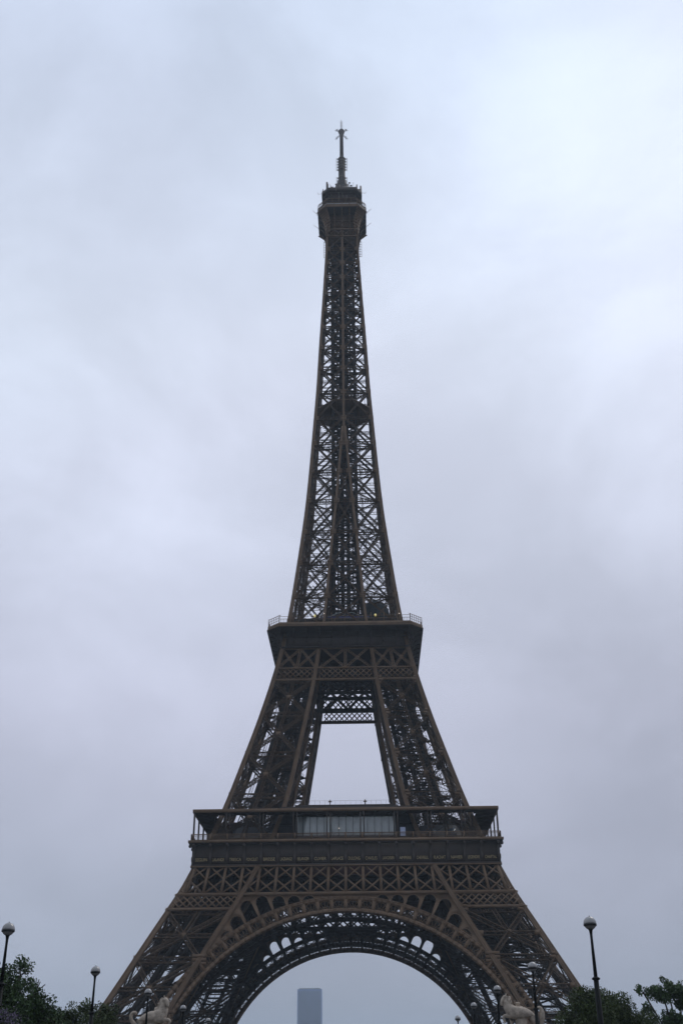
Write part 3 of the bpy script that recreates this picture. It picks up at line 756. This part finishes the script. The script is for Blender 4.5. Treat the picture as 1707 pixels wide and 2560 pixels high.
# lift shaft, stair and cables in the core
m = MB(); q3 = 3.5
def core(h): return min(3.5, W(h)-1.6)
for lo, hi in zip(LV[:-1], LV[1:]):
    for sx in (-1, 1):
        for sy in (-1, 1):
            a, b = core(lo), core(hi)
            m.beam((sx*a, sy*a, lo), (sx*b, sy*b, hi), .95, .7, (0, 1, 0))
            m.beam((sx*.95, sy*1.6, lo), (sx*.95, sy*1.6, hi), .85, .4, (0, 1, 0)); m.beam((sx*.35, sy*2.4, lo), (sx*.35, sy*2.4, hi), .12)
            m.beam((sx*2.2, sy*2.2, lo), (sx*2.2, sy*2.2, hi), .2)
    k = 4
    for j in range(k):
        h = lo+(hi-lo)*j/k; a = core(h)
        for sg in (-1, 1):
            m.beam((-a, sg*a, h), (a, sg*a, h), .16, .22); m.beam((sg*a, -a, h), (sg*a, a, h), .16, .22)
            hr = h+rnd.uniform(-.8, .8); m.beam((-a, sg*1.6, hr), (a, sg*1.6, hr+rnd.choice((0, 0, 1.6, -1.6))), rnd.uniform(.1, .35))
            if j % 2 == 0:
                m.beam((-a, sg*a, h), (0, sg*a, h+(hi-lo)/k*2), .12); m.beam((a, sg*a, h), (0, sg*a, h+(hi-lo)/k*2), .12)
                m.beam((sg*a, -a, h), (sg*a, 0, h+(hi-lo)/k*2), .12); m.beam((sg*a, a, h), (sg*a, 0, h+(hi-lo)/k*2), .12)
cr = m.build('lift_shaft', SHADED_INNER_MAST, tower)
m = MB(); h = 120; k = 0
while h < 262:
    a = core(h)*.8; sg = 1 if k % 2 else -1
    m.beam((-a*sg, a*.9, h), (a*sg, a*.9, h+2.1), .7, .15, (0, 0, 1)); m.beam((-a*sg, a*.5, h+1), (a*sg, a*.5, h+3.1), .08); m.box((a*sg-.6, a*.2, h+2.0), (a*sg+.6, a, h+2.12))
    h += 2.2; k += 1
for lo, hi in zip(LV[:-1], LV[1:]):
    for _ in range(26 if lo < 190 else 12):
        h = rnd.uniform(lo, hi); ww = W(h)*.93; sd_ = rnd.choice((0, 1)); y = rnd.uniform(-1, 1)*ww; x0 = rnd.uniform(-ww, ww); x1 = max(-ww, min(ww, x0+rnd.uniform(-5, 5))); h2 = h+rnd.uniform(-2, 2)
        if sd_: m.beam((x0, y, h), (x1, y, h2), .12, caps=False)
        else: m.beam((y, x0, h), (y, x1, h2), .12, caps=False)
m.build('staircase', SHADED_INNER_MAST, cr)
m = MB(); m.box((-1.6, -1.6, 0), (1.6, 1.6, 4.5)); cb = m.build('lift_cabin', ROOF, cr); cb.location = (0, -.1, 161)
# intermediate platform
m = MB(); m.prism(octo(8.2, 3.2), 196.2, 196.5)
for k in range(-3, 4): m.beam((k*2.2, -8.2 if abs(k) < 2 else -6, 195.8), (k*2.2, 8.2 if abs(k) < 2 else 6, 195.8), .25, .8, (0, 0, 1))
for x in np.linspace(-3.6, 3.6, 9): m.beam((x, -8.5, 196.6), (x, -8.5, 197.8), .07)
m.beam((-3.6, -8.5, 197.8), (3.6, -8.5, 197.8), .07); m.prism(octo(3.4, 2.4), 193.8, 195.2)
m.build('intermediate_platform', IRON, tower)

# ---- third floor, cabins and mast
m = MB(); m.prism(octo(8.35, 5.3), 275.95, 276.25)
tp = m.build('summit_platform', IRON2, tower); m = MB()
for rr_ in (8.35,):
    o = octo(8.35, 5.3)
    for i in range(8):
        a, b = Vector((*o[i], 0)), Vector((*o[(i+1) % 8], 0)); c = (a+b)/2; nr = c.normalized()
        m.beam(a+Vector((0, 0, 276.5)), b+Vector((0, 0, 276.5)), .62, .14, nr); m.beam(a+Vector((0, 0, 278.2)), b+Vector((0, 0, 278.2)), .16, .2, nr)
        m.beam(a*.99+Vector((0, 0, 277.1)), b*.99+Vector((0, 0, 277.1)), .9, .08, nr)
        for t in np.linspace(0, 1, 5): q = a.lerp(b, t); m.beam(q+Vector((0, 0, 276.3)), q+Vector((0, 0, 278.2)), .16)
m.prism(octo(8.2, 5.2), 278.25, 278.5)
m.build('gallery_band', IRON, tp)
m = MB(); o = octo(8.2, 5.2)
for i in range(8):
    a, b = Vector((*o[i], 0)), Vector((*o[(i+1) % 8], 0)); c = (a+b)/2; nr = c.normalized()
    m.beam(a*1.0+Vector((0, 0, 277.72)), b*1.0+Vector((0, 0, 277.72)), .5, .1, nr)
m.build('window_strip', mat('hazy_glass', (.45, .46, .47), .25, 0, .05, .3), tp)
m = MB(); o = octo(8.3, 5.3)       # safety cage above the open terrace
for i in range(8):
    a, b = Vector((*o[i], 0)), Vector((*o[(i+1) % 8], 0))
    for t in np.linspace(0, 1, 6)[:-1]:
        q = a.lerp(b, t); pr = None
        for u in np.linspace(0, PI/2, 5):
            pt = Vector((q.x*(1-.10*(1-math.cos(u))), q.y*(1-.10*(1-math.cos(u))), 279.3+1.5*math.sin(u)))
            if pr is not None: m.beam(pr, pt, .11)
            else: m.beam((q.x, q.y, 278.4), pt, .11)
            pr = pt
    for s1, h in ((1, 279.3), (.97, 280.4), (.90, 280.8)): m.beam(a*s1+Vector((0, 0, h)), b*s1+Vector((0, 0, h)), .1)
m.build('safety_cage', IRON, tp)
m = MB()                            # flaring consoles under the summit platform
for k in range(4):
    Rz = Matrix.Rotation(k*PI/2, 3, 'Z')
    for x in (-5.1, -2.6, 0, 2.6, 5.1):
        pr = None
        for t in np.linspace(0, PI/2, 9):
            pt = Rz @ Vector((x, -(5.3+2.9*(1-math.cos(t))), 267.2+8.7*math.sin(t)**.9))
            if pr is not None: m.beam(pr, pt, .22, .34, Rz @ Vector((1, 0, 0)))
            pr = pt
        m.beam(Rz @ Vector((x, -5.25, 265.2)), Rz @ Vector((x, -5.25, 276)), .62 if abs(x) > 5 else .34, .45, Rz @ Vector((0, 1, 0)))
    for h, t in ((265.5, .35), (268.6, .5), (272.3, .2)): m.beam(Rz @ Vector((-5.1, -5.3, h)), Rz @ Vector((5.1, -5.3, h)), t, .5, Rz @ Vector((0, 1, 0)))
    for x0, x1 in ((-5, -2.6), (-2.6, 0), (0, 2.6), (2.6, 5)):
        for h0_, h1_ in ((265.5, 268.5), (268.6, 275.8)):
            m.beam(Rz @ Vector((x0, -5.2, h0_)), Rz @ Vector((x1, -5.2, h1_)), .16); m.beam(Rz @ Vector((x1, -5.24, h0_)), Rz @ Vector((x0, -5.24, h1_)), .16)
    # corner shells
    for t in np.linspace(0, PI/2, 12)[:-1]:
        t2_ = t+PI/22; f_ = lambda t: (4.9+2.4*(1-math.cos(t)), 267.2+8.7*math.sin(t)**.9)
        a, ha = f_(t); b, hb = f_(t2_)
        m.beam(Rz @ Vector((a, -a, ha)), Rz @ Vector((b, -b, hb)), 2.2+2.0*math.sin(t), .16, Rz @ Vector((1, -1, -.5)))
m.box((-4.7, -4.7, 265.2), (4.7, 4.7, 266.0)); m.box((-4.6, -4.6, 270.0), (4.6, 4.6, 275.9))
m.build('flared_console', IRON, tower)
m = MB(); m.prism(octo(6.0, 3.6), 278.5, 284.3); m.prism(octo(6.5, 4.2), 284.2, 284.9); m.prism(octo(7.05, 4.8), 284.9, 286.5)
for s_ in np.linspace(-3.5, 3.5, 6): m.box((s_-.12, -6.15, 278.5), (s_+.12, -6.0, 284.2))
m.prism(octo(6.6, 4.4), 281.6, 281.85)
cab = m.build('summit_cabin', IRON2, tower)
m = MB(); rg = random.Random(11)
for k in range(130):                 # aerials crowding the top deck
    a = rg.random()*2*PI; r_ = rg.uniform(4.6, 6.9); x, y = r_*math.cos(a), r_*math.sin(a); h = rg.choice((1.4, 1.8, 2.2, 2.6, 3.4))
    m.beam((x, y, 286.5), (x+rg.uniform(-.1, .1), y, 286.5+h), rg.choice((.07, .1, .16)))
    if rg.random() < .5: m.beam((x-.4, y, 286.5+h*.7), (x+.4, y, 286.5+h*.7), .07)
    if rg.random() < .25: m.lathe([(.02, 0), (.4, .25), (.02, .3)], (x, y, 286.5+h), 8)
for x, y, h, t in ((-5.2, -5, 291.0, .5), (-4.9, -4.6, 290.6, .35), (6.7, -2.5, 291.4, .42), (-6.6, -3, 289.8, .25), (-6.9, -2, 290, .2), (5.4, -4.8, 289.8, .3)):
    m.beam((x, y, 286.5), (x, y, h), t)
m.beam((6.75, -2.4, 286.2), (6.75, -2.4, 291.3), .5)
for x, h in ((-4.1, 291.9), (4.1, 292.4), (5.0, 291.2), (2.9, 290.7), (-3.0, 290.8)): m.beam((x, -3.4, 286.5), (x, -3.4, h), .08)
for k in range(46):
    a = rg.random()*2*PI; x, y = 7.3*math.cos(a), 7.3*math.sin(a); h = rg.uniform(279.5, 285)
    m.beam((x, y, h), (x, y, h+rg.uniform(.8, 1.8)), .14); m.beam((x, y, h+.4), (x*.85, y*.85, h+.4), .08)
for sx, h in ((-1, 277.5), (1, 277.8), (-1, 269.8), (1, 270.2)):
    if h > 275: m.beam((sx*8.4, -3, h), (sx*10.3, -3, h+2.2), .08); m.beam((sx*8.4, -3, h+.1), (sx*9.0, -3, h-.2), .06)
    else: m.beam((sx*8.2, 1, h+5), (sx*10.2, 1, h+7), .08)
for sx in (-1, 1): m.beam((sx*7.1, -4, 286.6), (sx*8.4, -4, 286.4), .07); m.beam((sx*8.4, -4, 286.4), (sx*8.5, -4, 287.2), .07)
for sx in (-1, 1):                   # hanging ladders beside the neck
    for x in (6.0, 6.6): m.beam((sx*x, 2, 262.5), (sx*x, 2, 270.0), .09)
    for h in np.arange(262.7, 270, 1.1): m.beam((sx*5.2, 2, h), (sx*6.6, 2, h), .09)
m.build('aerial', GREY, cab)
m = MB()
m.lathe([(5.2, 286.5), (4.6, 288.4), (3.0, 290.6), (2.2, 293), (1.65, 296), (1.25, 297), (1.2, 307.5), (.7, 308.0)], (0, 0, 0), 12)
m.build('mast_base', SHADED_INNER_MAST, tower); m = MB()
m.lathe([(.70, 308), (.66, 319.6), (.95, 320.2), (1.25, 321.3), (1.2, 321.6), (.3, 321.9)], (0, 0, 0), 12)
mast = m.build('mast', GREY, tower)
for h in list(np.arange(292.5, 307.5, 1.35)):
    if 299 < h < 301: continue
    m = MB(); m.lathe([(1.27, -.2), (1.36, 0), (1.27, .2)], (0, 0, h), 10)
    for k in range(4):
        a = k*PI/2; c_, s__ = math.cos(a), math.sin(a)
        for e1, e2 in ((-.55, .55), (.55, -.55)):
            m.beam((1.15*c_, 1.15*s__, h+e1), (1.95*c_, 1.95*s__, h+e2), .1)
        m.beam((1.95*c_, 1.95*s__, h-.6), (1.95*c_, 1.95*s__, h+.6), .07)
        m.box((1.3*c_-.18, 1.3*s__-.18, h-.3), (1.3*c_+.18, 1.3*s__+.18, h+.3))
    m.build('dipole_ring', GREY, mast)
m = MB()
for k in range(4):
    a = k*PI/2; D_ = Vector((math.cos(a), math.sin(a), 0))
    for h, dz in ((321.2, 1.2), (319.2, -1.1)):
        for sp in (-.28, .28): m.beam(D_*.7+Vector((0, 0, h+sp)), D_*2.0+Vector((0, 0, h+dz+sp)), .13)
        m.beam(D_*1.5+Vector((0, 0, h+dz+.2)), D_*2.45+Vector((0, 0, h+dz-.6)), .1); m.beam(D_*1.2+Vector((0, 0, h+dz+.5)), D_*2.0+Vector((0, 0, h+dz-1.0)), .1)
m.beam((0, 0, 321.8), (0, 0, 327.6), .13)
for k in range(3):
    a = k*2.1+.4; x, y = .42*math.cos(a), .42*math.sin(a); m.beam((x, y, 323.0), (x, y, 327.0), .07)
    for h in np.arange(323.2, 327, .8): m.beam((0, 0, h), (x, y, h), .07)
m.build('cross_arm', GREY, mast); m = MB()
for sx in (-1, 1):
    m.beam((sx*1.2, 0, 293), (sx*2.2, 0, 294.8), .3); m.beam((sx*2.2, 0, 292.0), (sx*2.2, 0, 295), .22); m.beam((sx*1.2, 0, 292.4), (sx*2.2, 0, 292.4), .22)
m.build('side_bracket', GREY, mast)

# ------------------------------------------------------------------ street lamps
def build_lamp():
    r = empty('street_lamp')
    m = MB(); m.lathe([(.30, 0), (.30, .12), (.24, .2), (.22, .9), (.17, 1.0), (.155, 3.0), (.125, 6.2)], (0, 0, 0), 16); m.build('pole', POLE, r, True)
    m = MB(); m.lathe([(.12, 6.2), (.20, 6.24), (.21, 6.30), (.12, 6.36)], (0, 0, 0), 16); m.build('collar', POLE, r, True)
    m = MB(); m.lathe([(.095, 6.36), (.065, 8.1), (.07, 8.38), (.09, 8.54), (.13, 8.61)], (0, 0, 0), 16); m.build('neck', POLE, r, True)
    gl = MB(); gl.lathe([(max(.012, .32*math.sin(t)), 8.9-.325*math.cos(t)) for t in np.linspace(.45, PI-.03, 26)], (0, 0, 0), 24)
    gmat = bpy.data.materials.get('globe_glass')
    if not gmat:
        gmat = mat('globe_glass', (.30, .29, .28), .22, .22, .06, 3, 0, .9)
    gl = gl.build('globe', gmat, r, True)
    m = MB(); m.lathe([(.312, 8.76), (.335, 8.78), (.335, 8.88), (.318, 8.90)], (0, 0, 0), 24); m.build('belt', BELT, gl, True)
    m = MB(); m.lathe([(.035, 9.222), (.03, 9.245), (.015, 9.255), (.012, 9.27), (.004, 9.275)], (0, 0, 0), 12); m.build('finial', POLE, gl, True)
    return r
proto = build_lamp()
WD = ['nearest', 'second', 'third', 'fourth', 'farthest']
LAMPS = []
for side, x0, x1, word, extra in ((0, -13.76, -14.62, 'left', ['cut by the picture edge, before the large tree', 'clear against the sky above the low bushes', 'in front of the left stone horse', 'just right of the left stone horse', 'low before the arch foot']),
                                  (1, 16.21, 15.39, 'right', ['before the clipped round tree', 'in front of the right stone horse rump', 'just left of the right stone horse', 'dark pole low before the arch foot', 'globe peeping up under the arch']), ):
    for i in range(5):
        y = -228.7+21.05*i; x = x0+(x1-x0)*i/4
        if side: x = (16.21, 16.03, 15.79, 15.55, 15.39)[i]
        o = proto if not LAMPS else copy_tree(proto)
        dz = (15.19, 15.0, 15.1, 15.07, 14.92)[i] - 15.1
        o.location = (x, y, 6.2+dz); o.rotation_euler.z = rnd.random()*6
        tag(o, 'globe street lamp, %s in %s row, %s' % (WD[i], word, extra[i]), 'street lamp', 'globe lamps in two rows')
        LAMPS.append(o)

# ------------------------------------------------------------------ stone horses with warriors
def skin(name, verts, edges, radii, m_, parent, sub=2, fat=1.22):
    me = bpy.data.meshes.new(name); me.from_pydata(verts, edges, []); me.materials.append(m_)
    o = bpy.data.objects.new(name, me); COL.objects.link(o)
    if parent: o.parent = parent
    sk = o.modifiers.new('skin', 'SKIN'); sk.use_smooth_shade = True
    lay = me.skin_vertices[0].data if me.skin_vertices else None
    if lay is None:
        bpy.context.view_layer.objects.active = o; me.skin_vertices  # created by the modifier
        lay = me.skin_vertices[0].data
    for i, r_ in enumerate(radii):
        rx, ry = r_*fat, r_*fat; lay[i].radius = (rx, ry); lay[i].use_root = (i == 0)
    s = o.modifiers.new('sub', 'SUBSURF'); s.levels = sub; s.render_levels = sub
    return o
class Chain:
    def __init__(s): s.v = []; s.e = []; s.r = []
    def add(s, pts, start=None):
        prev = start
        for x, y, z, r in pts:
            s.v.append((x, y, z)); s.r.append(r); i = len(s.v)-1
            if prev is not None: s.e.append((prev, i))
            prev = i
        return prev
def horse(head_low):
    """local frame: +x is forwards, z=0 on the base"""
    c = Chain()
    c.add([(-1.15, 0, 1.72, .42)])                                   # 0 pelvis
    c.add([(-.55, 0, 1.68, .46), (.15, 0, 1.64, .47), (.85, 0, 1.72, .50)], 0)   # 1,2,3 chest
    if head_low:
        c.add([(1.22, 0, 2.12, .40), (1.30, 0, 2.58, .33), (1.22, 0, 2.92, .26), (1.42, 0, 3.08, .22), (1.60, 0, 2.82, .20), (1.72, 0, 2.46, .155), (1.76, 0, 2.26, .14)], 3)
    else:
        c.add([(1.05, 0, 2.15, .40), (1.02, -.03, 2.62, .32), (.98, -.08, 3.02, .25), (1.14, -.16, 3.20, .22), (1.34, -.26, 2.98, .20), (1.42, -.34, 2.66, .155), (1.44, -.36, 2.46, .13)], 3)
    for s_ in (-1, 1):                                                # hind legs: stifle, hock, fetlock, hoof
        c.add([(-1.10, s_*.26, 1.38, .30), (-.95, s_*.28, 1.10, .21), (-1.38, s_*.28, .74, .12), (-1.28, s_*.28, .26, .08), (-1.16, s_*.28, .05, .11)], 0)
    c.add([(.90, .24, 1.30, .20), (.92, .25, .80, .11), (.90, .25, .25, .08), (1.0, .25, .05, .10)], 3)      # standing foreleg
    c.add([(1.10, -.24, 1.40, .21), (1.62, -.26, 1.42, .13), (1.74, -.26, 1.30, .12), (1.62, -.26, .92, .08), (1.50, -.26, .80, .10)], 3)  # raised foreleg
    return c
def statue(name, label, loc, flip, low):
    r = empty(name, loc, label=label, cat='statue', group='stone horse groups on pedestals')
    sx = -1 if flip else 1
    hc_ = horse(low); vs = [(sx*x, y, z) for x, y, z in hc_.v]
    skin('horse', vs, hc_.e, hc_.r, STONE, r)
    # ears, mane and tail
    m = MB()
    hx, hz_ = (1.30, 3.22) if low else (1.02, 3.38)
    for s_ in (-1, 1): m.lathe([(.07, -.05), (.06, .04), (.015, .13)], (sx*hx, s_*.09-(0 if low else .12), hz_), 8)
    m.build('ear', STONE, r, True)
    m = MB(); rg = random.Random(5)
    top = [(1.12, 3.12), (.98, 2.85), (.92, 2.55), (.84, 2.25), (.62, 2.12)] if low else [(.92, 3.32), (.72, 3.05), (.66, 2.72), (.62, 2.42), (.52, 2.2)]
    cm = Chain(); 
    for i, (x, z) in enumerate(top):
        k = cm.add([(sx*x, 0, z, .13)], i-1 if i else None)
    base = len(cm.v)
    cm2 = Chain()
    cm2.add([(sx*x, 0, z, .14) for x, z in top])
    for i, (x, z) in enumerate(top):
        for s_ in (-1, 1):
            cm2.add([(sx*(x+.10), s_*.22, z-.16, .09), (sx*(x+.12+rg.uniform(-.06, .06)), s_*.33, z-.42, .06)], i)
    skin('mane', cm2.v, cm2.e, cm2.r, STONE, r, 1)
    ct = Chain()
    if low: ct.add([(sx*-1.45, 0, 1.98, .14), (sx*-1.72, 0, 2.14, .17), (sx*-1.92, 0, 1.95, .19), (sx*-1.98, 0, 1.5, .21), (sx*-1.9, 0, 1.0, .18), (sx*-1.75, 0, .55, .10)])
    else: ct.add([(sx*-1.45, 0, 1.92, .13), (sx*-1.62, 0, 2.10, .14), (sx*-1.88, 0, 2.06, .15), (sx*-2.02, 0, 1.82, .15), (sx*-1.98, 0, 1.50, .15), (sx*-1.78, 0, 1.22, .16), (sx*-1.50, 0, 1.04, .15), (sx*-1.3, 0, .9, .08)])
    skin('tail', ct.v, ct.e, ct.r, STONE, r, 2)
    # warrior standing on the far side, one hand on the horse's neck
    wx = sx*(.16 if low else .52); wz = .0; k = 1.0; wy = .72
    hh = 2.72 if low else 3.05
    q = hh/1.75
    cw = Chain(); S = lambda dx_, dy_, z, r_: (wx+dx_*q, wy+dy_*q, z*q, r_*q)
    cw.add([S(0, 0, .95, .17)]); cw.add([S(0, 0, 1.15, .15), S(0, 0, 1.38, .18), S(0, 0, 1.50, .075), S(0, -.01, 1.61, .13), S(0, -.01, 1.70, .13)], 0)
    for s_ in (-1, 1):
        cw.add([S(s_*.10, 0, .80, .10), S(s_*.13, .03, .45, .07), S(s_*.12, .0, .10, .045), S(s_*.12, -.09, .03, .05)], 0)
    cw.add([S(sx*.22, 0, 1.40, .07), S(sx*.32, -.12, 1.20, .055), S(sx*.45, -.20, 1.32, .04), S(sx*.50, -.24, 1.36, .045)], 2)
    cw.add([S(-sx*.22, 0, 1.40, .07), S(-sx*.28, 0, 1.12, .055), S(-sx*.24, -.08, .88, .045)], 2)
    skin('warrior', cw.v, cw.e, cw.r, STONE, r)
    cd_ = Chain(); cd_.add([S(-sx*.12, -.10, 1.45, .06), S(-sx*.2, -.12, 1.2, .10), S(-sx*.25, -.1, .8, .12), S(-sx*.28, -.05, .4, .13)]); skin('drapery', cd_.v, cd_.e, cd_.r, STONE, r, 1)
    m = MB(); m.box((-.45, -.25, .004), (.45, .3, 1.25)); m.box((-2.0, -.7, -.12), (2.0, 1.2, .0)); m.build('support_block', STONE, r)
    return r
Lx, Rx = -15.35, 18.95
statue('horse_statue', 'pale stone horse facing right with curled tail, mane and warrior at its neck', (Lx, -177.6, 11.98), False, False)
statue('horse_statue', 'pale stone horse facing left with arched neck, bare-headed warrior behind its back', (Rx, -176.6, 12.12), True, True)
for x, y, t in ((Lx, -177.4, 11.86), (Rx, -176.4, 12.0)):
    m = MB(); m.box((-2.3, -1.4, .0), (2.3, 1.6, .5)); m.box((-2.0, -1.1, .5), (2.0, 1.3, t-6.2-.35)); m.box((-2.25, -1.3, t-6.2-.35), (2.25, 1.5, t-6.2-.004))
    o = m.build('stone_pedestal', PLINTH); o.location = (x, y, 6.2)
    tag(o, 'tall stone pedestal under the %s stone horse' % ('left' if x < 0 else 'right'), 'pedestal', 'pedestals of the horse groups')

# ------------------------------------------------------------------ trees
def tree(name, label, loc, clumps, leafm, nleaf, size, trunk_h, trunk_r, seed, blossom=None, bn=0, cat='tree', group=None):
    """clumps: (x,y,z,rx,rz) in local metres; leaves are small faces spread through every clump"""
    r = empty(name, loc, label=label, cat=cat, group=group)
    g = np.random.default_rng(seed)
    vol = np.array([c[3]*c[3]*c[4] for c in clumps])**.72; pr = vol/vol.sum()
    # sub-clumps give an uneven outline with gaps
    subs = []
    for ci, c in enumerate(clumps):
        for _ in range(max(9, int(110*pr[ci]*len(clumps)**.4))):
            d = g.normal(size=3); d /= np.linalg.norm(d); rr_ = g.uniform(.40, .93)
            subs.append((c[0]+d[0]*c[3]*rr_, c[1]+d[1]*c[3]*rr_, c[2]+d[2]*c[4]*rr_, g.uniform(.18, .36)*min(c[3], c[4])+.15))
    subs = np.array(subs); wt = subs[:, 3]**2.2; wt /= wt.sum()
    def leaves(n, sz):
        k = g.choice(len(subs), n, p=wt); d = g.normal(size=(n, 3)); d /= np.linalg.norm(d, axis=1)[:, None]
        rad = g.uniform(.25, 1.12, n)**.6
        c = subs[k, :3]+d*(subs[k, 3]*rad)[:, None]
        a = g.normal(size=(n, 3)); a /= np.linalg.norm(a, axis=1)[:, None]; b = np.cross(a, g.normal(size=(n, 3))); b /= np.linalg.norm(b, axis=1)[:, None]
        s = (sz*g.uniform(.6, 1.35, n))[:, None]
        V = np.stack([c-a*s, c-b*s*.55+a*s*.1, c+a*s, c+b*s*.55+a*s*.1], 1).reshape(-1, 3); V[:, 2] = np.maximum(V[:, 2], .3)
        m = MB(); m.v = [tuple(v) for v in V]; m.f = [(4*i, 4*i+1, 4*i+2, 4*i+3) for i in range(n)]; return m
    cr_ = leaves(nleaf, size).build('crown', leafm, r)
    if blossom: leaves(bn, size*.8).build('blossom', blossom, r)
    m = MB(); m.lathe([(trunk_r*1.5, 0), (trunk_r, .6), (trunk_r*.8, trunk_h), (trunk_r*.5, trunk_h*1.4)], (0, 0, 0), 10)
    for c in clumps:
        p0 = Vector((0, 0, trunk_h*.9)); p1 = Vector((c[0]*.5, c[1]*.5, (trunk_h+c[2])/2+.2)); p2 = Vector((c[0], c[1], c[2]))
        m.beam(p0, p1, trunk_r*.8); m.beam(p1, p2, trunk_r*.5)
        for _ in range(5):
            d = Vector(g.normal(size=3)).normalized(); m.beam(p2, p2+Vector((d.x*c[3]*.6, d.y*c[3]*.6, abs(d.z)*c[4]*.55)), trunk_r*.16)
    m.build('trunk', BARK, r, False)
    return r
G0 = 6.2
tree('leafy_tree', 'large dark green tree rising at the left picture edge behind the lamp', (-20.6, -212, G0),
     [(.4, 0, 6.6, 3.0, 2.4), (-2.6, .5, 6.4, 2.8, 2.8), (2.6, -.3, 5.4, 2.3, 2.0), (4.0, .2, 4.9, 1.7, 1.8), (2.0, .3, 7.0, 1.7, 1.3), (.7, .2, 8.5, 1.7, 1.0), (5.0, 0, 4.2, 1.4, 1.4), (-1, 0, 3.6, 3.2, 2), (2.5, 0, 3.2, 3.2, 2), (-1.5, 0, 8.6, 1.8, 1.0), (5.9, .3, 3.3, 1.2, 1.6), (1.2, 0, 8.5, 1.8, 1.1), (2.8, 0, 8.2, 1.2, 1.2), (3.9, 0, 7.2, 1.1, 1.4), (4.8, 0, 6.2, .9, 1.2), (5.3, 0, 5.2, .9, 1.4)],
     LEAFC, 80000, .095, 3.0, .3, 1)
tree('leafy_shrub', 'low dark rounded bushes between the left tree and the tower foot', (-18.9, -186, G0),
     [(0, 0, 6.0, 2.0, 2.0), (1.7, 0, 5.2, 1.7, 2.0), (-2.2, 0, 6.0, 2.0, 2.0), (2.9, .2, 4.0, 1.5, 2.4), (-.2, 0, 7.6, 1.0, .8), (1.2, 0, 7.5, .9, .8), (-1.6, 0, 7.3, 1.1, .9), (0, 0, 3.4, 3.2, 2.4), (-4.2, 0, 5.2, 2.2, 2.6), (3.8, 0, 4.4, 1.1, 1.4)],
     LEAFB, 60000, .105, 2.2, .25, 2, cat='bush')
tree('lilac_bush', 'purple flowering lilac bush below the large left tree', (-12.4, -232, G0),
     [(0, 0, 4.2, 1.15, 1.05), (-1.1, .2, 3.6, 1.1, 1.1), (.9, .2, 3.4, .9, 1.0), (-.2, 0, 2.4, 1.7, 1.2), (-2.0, 0, 3.4, .9, .9)],
     LEAFA, 5200, .065, 1.2, .08, 3, LILAC, 9000, cat='bush')
tree('clipped_tree', 'broad clipped round-topped tree beside the right tower foot', (22.9, -194.5, G0),
     [(0, 0, 5.4, 3.1, 2.8), (-2.2, 0, 4.6, 2.0, 2.5), (2.4, 0, 4.6, 2.3, 2.4), (.6, 0, 6.4, 2.4, 1.6), (-1.2, .2, 6.2, 2.0, 1.5), (4.2, 0, 3.6, 2.0, 2.0), (-3.0, 0, 3.8, 1.8, 2.0), (0, 0, 3.2, 3.6, 1.8)],
     LEAFB, 95000, .085, 2.6, .3, 4)
tree('airy_tree', 'loose-crowned tree with gaps at the right picture edge', (34.8, -171, G0),
     [(-1.2, 0, 9.6, 1.2, 1.1), (-3.0, 0, 9.6, .8, .8), (.6, 0, 9.4, 1.4, 1.3), (-2.6, 0, 8.2, .9, .7), (-.4, 0, 7.0, 1.3, 1.2), (2.2, 0, 8.6, 1.4, 1.6), (-1.8, 0, 5.8, 1.3, 1.0), (.8, 0, 5.4, 1.9, 1.4), (-.6, 0, 10.5, .6, .6), (-2.6, 0, 4.4, 1.6, 1.2), (0, 0, 3.6, 2.2, 1.2)],
     LEAFC, 27000, .125, 3.4, .22, 5)

# ------------------------------------------------------------------ far skyscraper
sk = MB(); sk.prism([(-29, -15.2), (-28.2, -16), (28.2, -16), (29, -15.2), (29, 16), (-29, 16)], 0, 209)
TW = mat('hazed_tower_glass', (.14, .20, .38), .35, 0, .1, .05)  # glass colour blued to carry the airlight of the distance
skt = sk.build('skyscraper', TW); skt.location = (-136, 2500, 0)
tag(skt, 'dark slab skyscraper fading in haze, seen through the great arch', 'skyscraper')
m = MB()
for i in range(27): m.box((-25.6+i*1.95, -16.35, 4), (-24.9+i*1.95, -16.0, 205))
m.build('mullion', mat('bronze_fins', (.09, .075, .06), .5), skt)
m = MB(); m.box((-25, -12, 209), (25, 12, 210.6))
for i in range(22): m.beam((-24+i*2.2, -11, 210.6), (-24+i*2.2, -11, 210.6+rnd.uniform(.5, 2.2)), .8)
m.build('roof_plant', DARK, skt)

# ------------------------------------------------------------------ haze: the air itself
hb = MB(); hb.box((-6300, -6300, -1.0), (6300, 6300, 332.0))
hm = bpy.data.materials.new('haze_air'); hm.use_nodes = True; t = hm.node_tree; t.nodes.clear()
o_ = t.nodes.new('ShaderNodeOutputMaterial'); v_ = t.nodes.new('ShaderNodeVolumePrincipled')
v_.inputs['Color'].default_value = (.76, .90, 1.0, 1); v_.inputs['Density'].default_value = .00017; v_.inputs['Anisotropy'].default_value = .15
t.links.new(v_.outputs[0], o_.inputs['Volume'])
tag(hb.build('haze', hm), kind='stuff')
